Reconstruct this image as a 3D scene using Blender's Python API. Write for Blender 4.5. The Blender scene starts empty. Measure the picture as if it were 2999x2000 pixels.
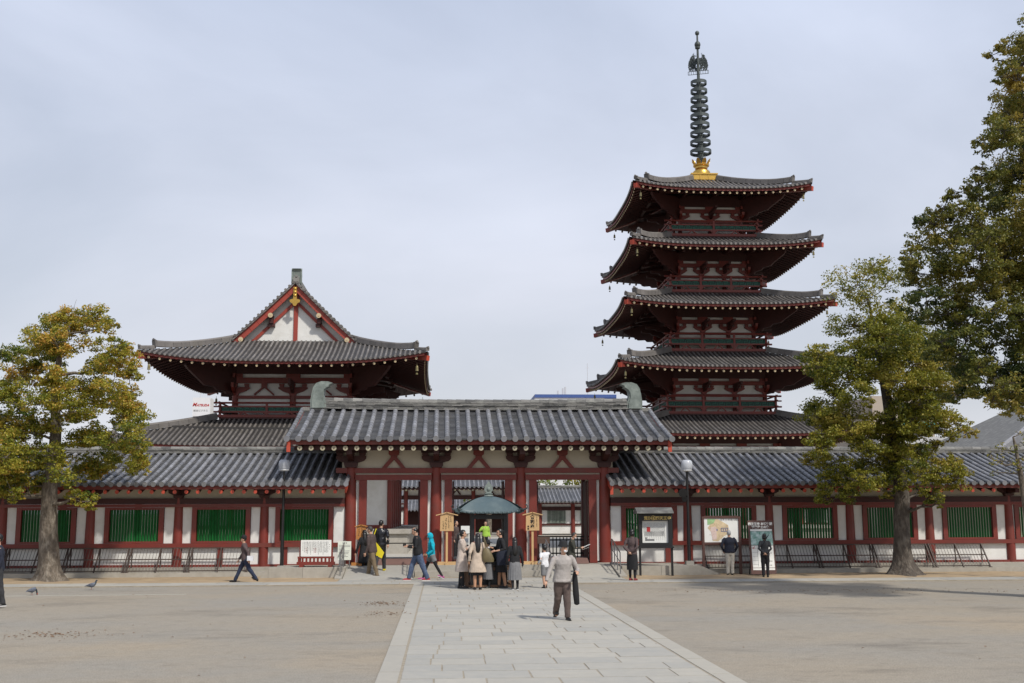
import bpy, bmesh, math, random
from mathutils import Vector, Matrix, noise
from math import sin, cos, pi, radians, atan2, sqrt, hypot
SC = bpy.context.scene
C = SC.collection
rnd = random.Random(7)
V = Vector

# ------------------------------------------------------------------ camera
HC = 2.05; FPX = 3250.0
YAW, PITCH, ROLL = radians(3.6), radians(8.75), radians(0.2)
fw = V((sin(YAW)*cos(PITCH), cos(YAW)*cos(PITCH), sin(PITCH)))
rt = V((cos(YAW), -sin(YAW), 0)); up = rt.cross(fw)
rt, up = rt*cos(ROLL)-up*sin(ROLL), up*cos(ROLL)+rt*sin(ROLL)
cd = bpy.data.cameras.new('camera'); cam = bpy.data.objects.new('camera', cd); C.objects.link(cam)
cam.matrix_world = Matrix(((rt.x, up.x, -fw.x, 0), (rt.y, up.y, -fw.y, 0), (rt.z, up.z, -fw.z, HC), (0, 0, 0, 1)))
cd.sensor_width = 36; cd.lens = 36*FPX/2999; cd.clip_end = 6000; cd.clip_start = .1
SC.camera = cam

def at(px, py, Y=None, Z=None):
    """surveyed point: photo position + known distance (or height) -> metres"""
    v = fw + rt*((px-1499.5)/FPX) - up*((py-1000.0)/FPX)
    t = Y/v.y if Y is not None else (Z-HC)/v.z
    return V((v.x*t, v.y*t, HC+v.z*t))

# ------------------------------------------------------------------ object helpers
def tag(o, label=None, cat=None, group=None, kind=None):
    if label: o['label'] = label
    if cat: o['category'] = cat
    if group: o['group'] = group
    if kind: o['kind'] = kind
    return o
def thing(name, label, cat, loc=(0, 0, 0), rz=0, group=None):
    o = bpy.data.objects.new(name, None); C.objects.link(o)
    o.location = loc; o.rotation_euler = (0, 0, rz); o.empty_display_size = .3
    return tag(o, label, cat, group)
def root_loc(p):
    if p is None: return V((0, 0, 0))
    while p.parent: p = p.parent
    return V(p.location)

class MB:
    def __init__(s): s.v = []; s.f = []; s.t = []; s.m = []; s.T = None; s.mi = 0
    def add(s, vs, fs, tone=None):
        b = len(s.v)
        if s.T is not None: vs = [s.T @ V(p) for p in vs]
        s.v += [tuple(p) for p in vs]
        for f in fs:
            s.f.append(tuple(i+b for i in f)); s.t.append(rnd.random() if tone is None else tone); s.m.append(s.mi)
        return s
    def box(s, x0, x1, y0, y1, z0, z1, tone=None):
        t = rnd.random() if tone is None else tone
        vs = [(x, y, z) for z in (z0, z1) for y in (y0, y1) for x in (x0, x1)]
        return s.add(vs, [(0, 2, 3, 1), (4, 5, 7, 6), (0, 1, 5, 4), (2, 6, 7, 3), (0, 4, 6, 2), (1, 3, 7, 5)], t)
    def bar(s, a, b, w, h, upv=(0, 0, 1), tone=None):
        """rectangular bar a->b, w sideways, h along upv"""
        a, b = V(a), V(b); d = (b-a).normalized(); sd = d.cross(V(upv))
        if sd.length < 1e-6: sd = V((1, 0, 0))
        sd.normalize(); u = sd.cross(d)
        vs = []
        for p in (a, b):
            for q in ((-1, -1), (1, -1), (1, 1), (-1, 1)): vs.append(p+sd*(q[0]*w/2)+u*(q[1]*h/2))
        return s.add(vs, [(0, 3, 2, 1), (4, 5, 6, 7), (0, 1, 5, 4), (1, 2, 6, 5), (2, 3, 7, 6), (3, 0, 4, 7)], rnd.random() if tone is None else tone)
    def tube(s, pts, rad, n=8, cap=True, tone=None, flat=1.0):
        pts = [V(p) for p in pts]; m = len(pts)
        if not hasattr(rad, '__len__'): rad = [rad]*m
        vs = []; tn = rnd.random() if tone is None else tone
        d0 = (pts[1]-pts[0]).normalized()
        ref = V((0, 0, 1)) if abs(d0.z) < .9 else V((0, 1, 0))
        for i, p in enumerate(pts):
            d = (pts[min(i+1, m-1)]-pts[max(i-1, 0)]).normalized()
            a = d.cross(ref)
            if a.length < 1e-5: a = V((1, 0, 0))
            a.normalize(); b = a.cross(d)
            for k in range(n):
                an = 2*pi*k/n; vs.append(p+a*(cos(an)*rad[i])+b*(sin(an)*rad[i]*flat))
        fs = []
        for i in range(m-1):
            for k in range(n):
                k2 = (k+1) % n; fs.append((i*n+k, i*n+k2, (i+1)*n+k2, (i+1)*n+k))
        if cap: fs.append(tuple(range(n))[::-1]); fs.append(tuple((m-1)*n+k for k in range(n)))
        return s.add(vs, fs, tn)
    def cyl(s, x, y, z0, z1, r0, r1=None, n=16, tone=None):
        return s.tube([(x, y, z0), (x, y, z1)], [r0, r0 if r1 is None else r1], n, True, tone)
    def lathe(s, prof, x=0, y=0, n=16, tone=None):
        vs = []; fs = []
        for r, z in prof:
            for k in range(n):
                a = 2*pi*k/n; vs.append((x+r*cos(a), y+r*sin(a), z))
        for i in range(len(prof)-1):
            for k in range(n):
                k2 = (k+1) % n; fs.append((i*n+k, i*n+k2, (i+1)*n+k2, (i+1)*n+k))
        fs.append(tuple(range(n))[::-1]); fs.append(tuple((len(prof)-1)*n+k for k in range(n)))
        return s.add(vs, fs, rnd.random() if tone is None else tone)
    def prism(s, poly, y0, y1, tone=None, plane='xz'):
        """2D polygon extruded; plane xz -> along y"""
        n = len(poly); vs = []
        for y in (y0, y1):
            for a, b in poly: vs.append((a, y, b) if plane == 'xz' else ((y, a, b) if plane == 'yz' else (a, b, y)))
        fs = [tuple(range(n)), tuple(range(2*n-1, n-1, -1))]+[(i, i+n, (i+1) % n+n, (i+1) % n) for i in range(n)]
        return s.add(vs, fs, rnd.random() if tone is None else tone)
    def ell(s, c, r, n=12, m=8, tone=None):
        vs = []; fs = []; r = (r, r, r) if not hasattr(r, '__len__') else r
        vs.append((c[0], c[1], c[2]-r[2]))
        for i in range(1, m):
            ph = -pi/2+pi*i/m
            for k in range(n):
                a = 2*pi*k/n; vs.append((c[0]+r[0]*cos(ph)*cos(a), c[1]+r[1]*cos(ph)*sin(a), c[2]+r[2]*sin(ph)))
        vs.append((c[0], c[1], c[2]+r[2])); L = len(vs)-1
        for k in range(n): fs.append((0, 1+(k+1) % n, 1+k)); fs.append((L, L-n+k, L-n+(k+1) % n))
        for i in range(m-2):
            for k in range(n):
                k2 = (k+1) % n; fs.append((1+i*n+k, 1+i*n+k2, 1+(i+1)*n+k2, 1+(i+1)*n+k))
        return s.add(vs, fs, rnd.random() if tone is None else tone)
    def mesh(s, name, mats, org=V((0, 0, 0)), smooth=False, fix=True):
        me = bpy.data.meshes.new(name)
        me.from_pydata([(x-org.x, y-org.y, z-org.z) for x, y, z in s.v], [], s.f)
        at_ = me.attributes.new('tone', 'FLOAT', 'FACE'); at_.data.foreach_set('value', s.t)
        for m in (mats if isinstance(mats, (list, tuple)) else [mats]): me.materials.append(m)
        me.polygons.foreach_set('material_index', s.m)
        if fix and len(s.f) < 60000:
            bm = bmesh.new(); bm.from_mesh(me); bmesh.ops.recalc_face_normals(bm, faces=bm.faces); bm.to_mesh(me); bm.free()
        if smooth:
            me.polygons.foreach_set('use_smooth', [True]*len(me.polygons))
            if smooth != 'all':
                try: me.set_sharp_from_angle(angle=radians(42))
                except Exception: pass
        me.update()
        return me
    def build(s, name, mats, parent=None, smooth=False, fix=True):
        me = s.mesh(name, mats, root_loc(parent), smooth, fix)
        o = bpy.data.objects.new(name, me); C.objects.link(o)
        if parent: o.parent = parent
        return o

def copy_tree(o, parent=None):
    c = o.copy(); C.objects.link(c)
    if parent: c.parent = parent
    for ch in list(o.children): copy_tree(ch, c)
    return c
def part(src, parent, off):
    """another copy of a part (and its sub-parts) of the same thing, moved by off"""
    c = copy_tree(src, parent); c.location = V(src.location)+V(off); return c

# ------------------------------------------------------------------ materials
def nd(nt, t, **k):
    n = nt.nodes.new(t)
    for a, b in k.items(): setattr(n, a, b)
    return n
def mat(name, col, rough=.7, var=.12, tone=.0, col2=None, scale=3.0, bump=0.0, bscale=40.0, metal=0.0, stain=None, stain_scale=.7, stain_amt=.5, stretch=(1, 1, 1), spec=None, trans=None, alpha=None):
    """procedural Principled material: noise variation, per-piece 'tone' variation, optional blotches and bump"""
    m = bpy.data.materials.new(name); m.use_nodes = True; nt = m.node_tree; L = nt.links.new
    b = nt.nodes['Principled BSDF']; b.inputs['Roughness'].default_value = rough; b.inputs['Metallic'].default_value = metal
    if spec is not None: b.inputs['Specular IOR Level'].default_value = spec
    tc = nd(nt, 'ShaderNodeTexCoord'); mp = nd(nt, 'ShaderNodeMapping'); mp.inputs['Scale'].default_value = stretch
    L(tc.outputs['Object'], mp.inputs['Vector'])
    ns = nd(nt, 'ShaderNodeTexNoise'); ns.inputs['Scale'].default_value = scale; ns.inputs['Detail'].default_value = 6; ns.inputs['Roughness'].default_value = .6
    L(mp.outputs[0], ns.inputs['Vector'])
    a = nd(nt, 'ShaderNodeAttribute', attribute_name='tone')
    c2 = col2 or [c*(1-var*2) for c in col]
    # factor = mix of noise and tone
    mm = nd(nt, 'ShaderNodeMath', operation='MULTIPLY_ADD'); mm.inputs[1].default_value = tone; L(a.outputs['Fac'], mm.inputs[0])
    m2 = nd(nt, 'ShaderNodeMapRange'); m2.inputs[1].default_value = .3; m2.inputs[2].default_value = .7; m2.inputs[3].default_value = 0; m2.inputs[4].default_value = 1-tone
    L(ns.outputs['Fac'], m2.inputs[0]); L(m2.outputs[0], mm.inputs[2])
    mx = nd(nt, 'ShaderNodeMix', data_type='RGBA'); mx.inputs[6].default_value = (*col, 1); mx.inputs[7].default_value = (*c2, 1); L(mm.outputs[0], mx.inputs[0])
    out = mx.outputs[2]
    if stain:
        n3 = nd(nt, 'ShaderNodeTexNoise'); n3.inputs['Scale'].default_value = stain_scale; n3.inputs['Detail'].default_value = 8; n3.inputs['Roughness'].default_value = .65
        L(mp.outputs[0], n3.inputs['Vector'])
        r3 = nd(nt, 'ShaderNodeMapRange'); r3.inputs[1].default_value = .48; r3.inputs[2].default_value = .68; r3.inputs[4].default_value = stain_amt; L(n3.outputs['Fac'], r3.inputs[0])
        mx2 = nd(nt, 'ShaderNodeMix', data_type='RGBA'); mx2.inputs[7].default_value = (*stain, 1); L(out, mx2.inputs[6]); L(r3.outputs[0], mx2.inputs[0]); out = mx2.outputs[2]
    L(out, b.inputs['Base Color'])
    if bump:
        nb = nd(nt, 'ShaderNodeTexNoise'); nb.inputs['Scale'].default_value = bscale; nb.inputs['Detail'].default_value = 4; L(mp.outputs[0], nb.inputs['Vector'])
        bp = nd(nt, 'ShaderNodeBump'); bp.inputs['Strength'].default_value = bump; bp.inputs['Distance'].default_value = .06 if bscale == 18 else .02
        L(nb.outputs['Fac'], bp.inputs['Height']); L(bp.outputs[0], b.inputs['Normal'])
    if trans:
        b.inputs['Transmission Weight'].default_value = trans
    if alpha is not None: b.inputs['Alpha'].default_value = alpha
    return m
M = {}
M['red'] = mat('red_lacquer', (.205, .029, .018), .5, .16, .35, scale=2.5, bump=.2, bscale=30, stain=(.125, .040, .028), stain_scale=1.6, stain_amt=.6)
M['redshade'] = mat('shaded_red_timber', (.062, .012, .008), .6, .2, .3, scale=3, bump=.1, stain=(.035, .011, .009), stain_amt=.5)  # red timber with the shade under the eaves put into its colour
M['redend'] = mat('orange_red_paint', (.5, .07, .035), .5, .1, .3, scale=6)
M['rafend'] = mat('ochre_gilt_end_cap', (.62, .43, .17), .5, .15, .6, col2=(.5, .42, .3), scale=20)
M['gold'] = mat('gilded_metal', (.72, .44, .10), .32, .15, .2, scale=5, metal=.85, bump=.3, bscale=25)
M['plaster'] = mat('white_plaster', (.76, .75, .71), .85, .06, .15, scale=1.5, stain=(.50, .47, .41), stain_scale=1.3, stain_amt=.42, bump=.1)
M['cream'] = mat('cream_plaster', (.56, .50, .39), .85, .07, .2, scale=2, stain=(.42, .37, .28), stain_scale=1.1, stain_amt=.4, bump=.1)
M['green'] = mat('green_painted_bars', (.010, .14, .028), .38, .2, .35, col2=(.010, .075, .020), scale=5)
M['fretback'] = mat('dark_green_backing', (.008, .045, .034), .6, .2)
M['fret'] = mat('blue_green_fretwork', (.025, .16, .11), .6, .2, .2, scale=5)
M['tile'] = mat('blue_grey_roof_tile', (.285, .285, .302), .45, .2, .68, col2=(.070, .071, .076), scale=1.3, bump=.25, bscale=22, stain=(.16, .15, .12), stain_scale=1.8, stain_amt=.4)
M['pan'] = mat('dark_pan_tile', (.11, .11, .114), .5, .2, .5, col2=(.024, .024, .026), scale=2, bump=.3, bscale=30, stain=(.10, .095, .08), stain_scale=2.2, stain_amt=.5)
M['tileold'] = mat('brown_grey_old_tile', (.235, .215, .20), .6, .2, .66, col2=(.066, .060, .056), scale=1.3, bump=.25, bscale=22, stain=(.13, .115, .09), stain_scale=1.5, stain_amt=.5)
M['panold'] = mat('dark_old_pan_tile', (.045, .040, .037), .65, .2, .5, col2=(.016, .014, .013), scale=2, bump=.3, bscale=30)
M['ridge'] = mat('weathered_ridge_tile', (.26, .25, .23), .7, .2, .75, col2=(.045, .045, .045), scale=6, bump=.4, bscale=18, stain=(.34, .34, .30), stain_scale=3, stain_amt=.55, stretch=(1, 1, 2))
M['bronze'] = mat('green_bronze_patina', (.22, .255, .23), .6, .25, .2, col2=(.11, .13, .115), scale=4, bump=.4, bscale=14, stain=(.33, .37, .33), stain_scale=2.5, stain_amt=.5)
M['bronzedark'] = mat('dark_bronze', (.075, .092, .09), .5, .2, .3, col2=(.03, .038, .038), scale=4, bump=.3)
M['copper'] = mat('verdigris_copper_roof', (.085, .125, .135), .5, .2, .3, col2=(.045, .07, .078), scale=3, bump=.15, stain=(.14, .18, .18), stain_scale=3, stain_amt=.5)
M['black'] = mat('black_painted_timber', (.012, .012, .013), .5, .2, .2)
M['blackmetal'] = mat('black_painted_metal', (.016, .015, .015), .4, .2, .2)
M['steel'] = mat('brushed_steel', (.33, .33, .33), .35, .1, .1, metal=.8)
M['stone'] = mat('pale_granite', (.42, .39, .335), .85, .12, .35, scale=6, bump=.3, bscale=60, stain=(.24, .21, .16), stain_scale=1.2, stain_amt=.5)
M['slab'] = mat('paving_slab', (.425, .395, .335), .85, .12, .6, col2=(.31, .303, .278), scale=5, bump=.3, bscale=50, stain=(.36, .33, .27), stain_scale=.6, stain_amt=.4)
M['slabedge'] = mat('kerb_slab', (.40, .37, .31), .85, .12, .5, col2=(.33, .31, .27), scale=5, bump=.3, bscale=50)
M['concrete'] = mat('grey_concrete', (.33, .31, .275), .9, .12, .2, scale=4, bump=.3)
M['wood'] = mat('pale_new_wood', (.62, .40, .19), .6, .12, .2, scale=4, stretch=(1, 1, .15))
M['woodold'] = mat('brown_weathered_wood', (.16, .085, .045), .65, .2, .3, scale=4, stretch=(1, 1, .2))
M['woodamber'] = mat('amber_varnished_wood', (.5, .21, .05), .5, .15, .2, scale=4, stretch=(1, 1, .15))
M['sumi'] = mat('black_ink', (.012, .010, .009), .7, .1)
M['inkred'] = mat('red_ink', (.45, .03, .03), .7, .1)
M['inkgrey'] = mat('grey_print', (.20, .20, .20), .7, .1)
M['board'] = mat('white_sign_board', (.78, .78, .74), .6, .03)
M['boardcream'] = mat('cream_sign_board', (.74, .76, .66), .6, .03)
M['signbrown'] = mat('brown_sign_frame', (.10, .045, .035), .5, .1)
M['bark'] = mat('grey_brown_bark', (.21, .17, .13), .9, .2, .3, col2=(.05, .04, .03), scale=11, bump=1.0, bscale=18, stretch=(1, 1, .4), stain=(.33, .29, .235), stain_scale=9, stain_amt=.75)
M['barkdark'] = mat('dark_branch_bark', (.055, .045, .038), .9, .2, .3, scale=7, bump=.7, bscale=22)
M['glass'] = mat('dark_window_glass', (.05, .06, .07), .1, .1)
M['leaflitter'] = mat('dry_leaves', (.16, .08, .04), .8, .3, .6, col2=(.25, .14, .06), scale=8)

M['maporange'] = mat('map_orange', (.72, .57, .36), .6, .15, 0, scale=8)
M['mapgreen'] = mat('map_green', (.36, .60, .28), .6, .15, 0, scale=8)
M['mappink'] = mat('map_pink', (.72, .56, .50), .6, .1, 0, scale=8)
M['mapred'] = mat('map_red_marks', (.52, .26, .16), .6, .2, .5)
M['brownplain'] = mat('brown_sign_wood', (.11, .065, .045), .6, .2)
M['gardenpic'] = mat('garden_picture', (.03, .20, .14), .5, .2, 0, col2=(.55, .68, .66), scale=9)
M['goldpaint'] = mat('gold_lettering', (.75, .55, .18), .4, .1, .2)
M['barkmid'] = mat('dark_grey_bark', (.12, .095, .075), .9, .2, .3, col2=(.03, .025, .02), scale=11, bump=1.0, bscale=18, stretch=(1, 1, .4), stain=(.21, .185, .15), stain_scale=9, stain_amt=.65)
# ------------------------------------------------------------------ ground
def ground_mat():
    m = bpy.data.materials.new('gravel_court'); m.use_nodes = True; nt = m.node_tree; L = nt.links.new; b = nt.nodes['Principled BSDF']
    b.inputs['Roughness'].default_value = .95; b.inputs['Specular IOR Level'].default_value = .15
    tc = nd(nt, 'ShaderNodeTexCoord')
    def noi(s, d=6, r=.6, st=(1, 1, 1), off=(0, 0, 0)):
        mp = nd(nt, 'ShaderNodeMapping'); mp.inputs['Scale'].default_value = st; mp.inputs['Location'].default_value = off; L(tc.outputs['Object'], mp.inputs[0])
        n = nd(nt, 'ShaderNodeTexNoise'); n.inputs['Scale'].default_value = s; n.inputs['Detail'].default_value = d; n.inputs['Roughness'].default_value = r; L(mp.outputs[0], n.inputs[0]); return n.outputs['Fac']
    def rng(f, a, c, lo=0, hi=1):
        r = nd(nt, 'ShaderNodeMapRange'); r.inputs[1].default_value = a; r.inputs[2].default_value = c; r.inputs[3].default_value = lo; r.inputs[4].default_value = hi; L(f, r.inputs[0]); return r.outputs[0]
    def mix(f, A, B, bt='MIX'):
        x = nd(nt, 'ShaderNodeMix', data_type='RGBA', blend_type=bt)
        if hasattr(f, 'links'): L(f, x.inputs[0])
        else: x.inputs[0].default_value = f
        for i, q in ((6, A), (7, B)):
            if isinstance(q, tuple): x.inputs[i].default_value = (*q, 1)
            else: L(q, x.inputs[i])
        return x.outputs[2]
    base = mix(rng(noi(.16, 5, .6, (1, 1.6, 1)), .38, .62), (.335, .288, .222), (.30, .276, .235))
    base = mix(rng(noi(.11, 5, .6, (1, 1, 1), (31, 5, 0)), .52, .68, 0, .62), base, (.42, .32, .205))       # sandy patches
    base = mix(rng(noi(.42, 8, .74, (.62, 1.15, 1), (11, 3, 0)), .53, .68, 0, .62), base, (.155, .135, .11))       # damp stains
    base = mix(rng(noi(2.6, 6, .75, (.8, 1.1, 1), (7, 3, 0)), .54, .70, 0, .42), base, (.19, .16, .125))
    sp = noi(55, 2, .6); base = mix(rng(sp, .34, .5, .5, 0), base, (.10, .09, .08)); base = mix(rng(sp, .56, .68, 0, .5), base, (.52, .48, .41))
    sp2 = noi(7, 7, .85, (.9, 1.0, 1), (3, 9, 0)); base = mix(rng(sp2, .30, .52, .42, 0), base, (.19, .165, .13)); base = mix(rng(sp2, .55, .74, 0, .22), base, (.48, .44, .37))
    L(base, b.inputs['Base Color'])
    bp = nd(nt, 'ShaderNodeBump'); bp.inputs['Strength'].default_value = .7; bp.inputs['Distance'].default_value = .012; L(noi(70, 3), bp.inputs['Height'])
    bp2 = nd(nt, 'ShaderNodeBump'); bp2.inputs['Strength'].default_value = .5; bp2.inputs['Distance'].default_value = .08; L(noi(1.6, 5), bp2.inputs['Height']); L(bp.outputs[0], bp2.inputs['Normal'])
    L(bp2.outputs[0], b.inputs['Normal'])
    return m
M['gravel'] = ground_mat()
M['sand'] = mat('sandy_dirt', (.42, .31, .19), .95, .12, 0, scale=1.5, stain=(.24, .17, .11), stain_scale=2.0, stain_amt=.5, bump=.5, bscale=45)
M['joint'] = mat('sandy_joint', (.36, .31, .235), .95, .15, 0, scale=6)
g = MB(); g.add([(-3000, -300, 0), (3000, -300, 0), (3000, 5000, 0), (-3000, 5000, 0)], [(0, 1, 2, 3)])
tag(g.build('ground', M['gravel']), kind='structure')
PX0, PX1 = -.80, 3.66
def slabs(mb, x0, x1, y0, y1, zt, rowd, wlo, whi, gap=.012, seed=1, across=True, jit=.012):
    r = random.Random(seed); y = y0
    while y < y1-.05:
        d = rowd*r.uniform(.85, 1.2); ye = min(y+d, y1)
        if y1-ye < .2: ye = y1
        x = x0; first = True
        while x < x1-.02:
            w = r.uniform(wlo, whi)*(r.uniform(.35, 1) if first else 1); first = False; xe = min(x+w, x1)
            if x1-xe < .25: xe = x1
            z = zt+r.uniform(-.003, .002); q = lambda: r.uniform(-jit, jit)*.5
            a = [(x+gap/2+abs(q()), y+gap/2+abs(q()), z), (xe-gap/2-abs(q()), y+gap/2+abs(q()), z), (xe-gap/2-abs(q()), ye-gap/2-abs(q()), z), (x+gap/2+abs(q()), ye-gap/2-abs(q()), z)]
            lo = [(p[0], p[1], zt-.02) for p in a]
            mb.add(a+lo, [(0, 1, 2, 3), (0, 4, 5, 1), (1, 5, 6, 2), (2, 6, 7, 3), (3, 7, 4, 0)], r.random())
            x = xe
        y = ye
p = MB(); slabs(p, PX0+.30, PX1-.30, -4, 32.6, .03, .56, .62, 1.15, gap=.013, seed=5, jit=.018)
tag(p.build('path', M['slab'], fix=False), kind='structure')
p = MB()
for xa, xb, sd in ((PX0, PX0+.28, 3), (PX1-.28, PX1, 4)):
    slabs(p, xa, xb, -4, 32.6, .031, 1.3, 2, 2, seed=sd)
tag(p.build('path_kerb', M['slabedge'], fix=False), kind='structure')
p = MB(); p.box(PX0+.005, PX1-.005, -4, 32.6, -.02, .0245); tag(p.build('path_joint_bed', M['joint']), kind='structure')
p = MB()
slabs(p, -40, 45, 32.64, 33.9, .034, .63, 1.0, 1.5, gap=.02, seed=9, jit=.02)
slabs(p, -3.1, 5.6, 33.92, 35.25, .034, .66, .9, 1.3, gap=.02, seed=10, jit=.02)
tag(p.build('walkway', M['slab'], fix=False), kind='structure')
p = MB(); p.box(-40, 45, 32.6, 33.93, -.02, .027); p.box(-3.12, 5.62, 33.931, 35.3, -.02, .027); tag(p.build('walkway_joint_bed', M['joint']), kind='structure')
# sandy strip between walkway and the corridor plinth: gently uneven sheet
def strip(name, x0, x1):
    s = MB(); nx = 120; ny = 10; vs = []; fs = []
    for j in range(ny+1):
        for i in range(nx+1):
            x = x0+(x1-x0)*i/nx; y = 33.935+(37.2-33.935)*j/ny
            z = .012+.05*noise.noise(V((x*.9, y*1.3, 0)))*min(j, ny-j, 3)/3*(1)+.018*min(j, 3)/3
            vs.append((x, y, max(z, .006)))
    for j in range(ny):
        for i in range(nx): a = j*(nx+1)+i; fs.append((a, a+1, a+nx+2, a+nx+1))
    s.add(vs, fs, .5); tag(s.build(name, M['sand'], smooth='all'), kind='structure')
strip('dirt_strip', -40, -3.125); strip('dirt_strip', 5.625, 45)
# pale old line kerbs in the court at far left
p = MB(); p.bar((-16, 29.2, .0), (-6.5, 29.45, .0), .10, .03); p.bar((-16, 22.6, 0), (-9.3, 24.6, 0), .14, .02); tag(p.build('court_edging', M['slabedge']), kind='structure')
# the temple court behind the gate
p = MB(); slabs(p, -.9, 3.5, 44.5, 90, .03, .8, .8, 1.2, seed=12); tag(p.build('court_path', M['slab'], fix=False), kind='structure')
p = MB(); p.add([(-45, 44, .006), (50, 44, .006), (50, 95, .006), (-45, 95, .006)], [(0, 1, 2, 3)]); M['courtgravel'] = mat('pale_court_gravel', (.46, .43, .37), .95, .1, 0, scale=2, bump=.4, bscale=60)
tag(p.build('inner_court', M['courtgravel']), kind='structure')
# litter in the court
r = random.Random(3)
def litter(cx, cy, sx, sy, n):
    lit = MB()
    for i in range(n):
        x = r.gauss(cx, sx); y = r.gauss(cy, sy); a = r.uniform(0, 6.3); q = r.uniform(.014, .034); z = .012+(.03 if PX0 < x < PX1 else 0)
        lit.add([(x+q*cos(a), y+q*sin(a), z), (x-q*.5*sin(a), y+q*.5*cos(a), z+q*.4), (x-q*cos(a), y-q*sin(a), z), (x+q*.5*sin(a), y-q*.5*cos(a), z+q*.25)], [(0, 1, 2, 3)])
    return lit
lit = litter(-1.35, 26.0, .25, .3, 130)
for a_ in ((-6.6, 20.0, .5, .35, 150), (8.5, 29.0, 2.2, .25, 120), (2, 24, 7, 8, 90), (12, 28.5, 3, .6, 90), (-1.2, 23.4, .25, .35, 60)): 
    l2 = litter(*a_); b0 = len(lit.v); lit.v += l2.v; lit.f += [tuple(i+b0 for i in f) for f in l2.f]; lit.t += l2.t; lit.m += l2.m
tag(lit.build('fallen_leaves', M['leaflitter'], fix=False), 'scattered dry brown leaves lying on the gravel and paving', 'leaves', kind='stuff')

# ------------------------------------------------------------------ tiled roofs
def rib(mb, pts, side, r, tones, lip=.9):
    """half-round cover tile row along pts (already subdivided), 'side' = unit lateral vector"""
    side = V(side); n = 6
    for i in range(len(pts)-1):
        a, b = V(pts[i]), V(pts[i+1]); d = (b-a).normalized(); u = side.cross(d)
        if u.z < 0: u = -u
        vs = []
        for p_, rr in ((a, r), (b, r*lip)):
            for k in range(n):
                an = pi*k/(n-1); vs.append(p_+side*(cos(an)*rr)+u*(sin(an)*rr*1.05-.01))
        mb.add(vs, [(k, k+1, n+k+1, n+k) for k in range(n-1)]+[tuple(range(n))], tones[i % len(tones)])
def disc(mb, c, nrm, r, th=.03, n=10, tone=.8):
    nrm = V(nrm).normalized(); mb.tube([V(c)-nrm*th/2, V(c)+nrm*th/2], r, n, True, tone)

class HipRoof:
    """four sloped sides between an eave rectangle and a top rectangle, corners lifted"""
    def __init__(s, cx, cy, a, b, ai, bi, z0, z1, lift=.4, c=.35, pw=3.2):
        s.cx, s.cy, s.a, s.b, s.ai, s.bi, s.z0, s.z1, s.lift, s.c, s.pw = cx, cy, a, b, ai, bi, z0, z1, lift, c, pw
    def dims(s, k): return (s.a, s.ai, s.b-s.bi, s.b) if k % 2 == 0 else (s.b, s.bi, s.a-s.ai, s.a)
    def hw(s, k, d): A, Ai, D, _ = s.dims(k); return A-(A-Ai)*d/D
    def P(s, k, x, d, dz=0):
        A, Ai, D, out = s.dims(k); f = d/D; h = A-(A-Ai)*f; q = min(abs(x)/max(h, .01), 1)
        z = s.z0+(s.z1-s.z0)*(f*(1-s.c)+s.c*f*f)+s.lift*q**s.pw*(1-min(f, 1))**1.3+dz
        o = out-d+ .12*q**s.pw*(1-min(f, 1))
        if k == 0: return V((s.cx+x, s.cy-o, z))
        if k == 1: return V((s.cx+o, s.cy+x, z))
        if k == 2: return V((s.cx-x, s.cy+o, z))
        return V((s.cx-o, s.cy-x, z))
    def sheet(s, mb, k, d0, d1, dz, nx=24, nd_=8, tone=None, cover=None):
        vs = []; fs = []
        for j in range(nd_+1):
            d = d0+(d1-d0)*j/nd_; h = s.hw(k, d)
            for i in range(nx+1): vs.append(s.P(k, h*(2*i/nx-1), d, dz))
        for j in range(nd_):
            for i in range(nx): a = j*(nx+1)+i; fs.append((a, a+1, a+nx+2, a+nx+1))
        mb.add(vs, fs, .5 if tone is None else tone)
    def edge(s, mb, k, d, z0, z1, th=.05, nx=32):
        """upright strip following the eave line"""
        vs = []; fs = []
        h = s.hw(k, d)
        for i in range(nx+1):
            x = h*(2*i/nx-1)
            vs += [s.P(k, x, d, z0), s.P(k, x, d, z1), s.P(k, x*(1-th/h), d+th, z1), s.P(k, x*(1-th/h), d+th, z0)]
        for i in range(nx):
            for q in range(4): a = i*4+q; b_ = i*4+(q+1) % 4; fs.append((a, b_, b_+4, a+4))
        fs.append((0, 1, 2, 3)); fs.append((nx*4+3, nx*4+2, nx*4+1, nx*4))
        mb.add(vs, fs, .5)
SIDE = [V((1, 0, 0)), V((0, 1, 0)), V((-1, 0, 0)), V((0, -1, 0))]
OUT = [V((0, -1, 0)), V((1, 0, 0)), V((0, 1, 0)), V((-1, 0, 0))]

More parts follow.
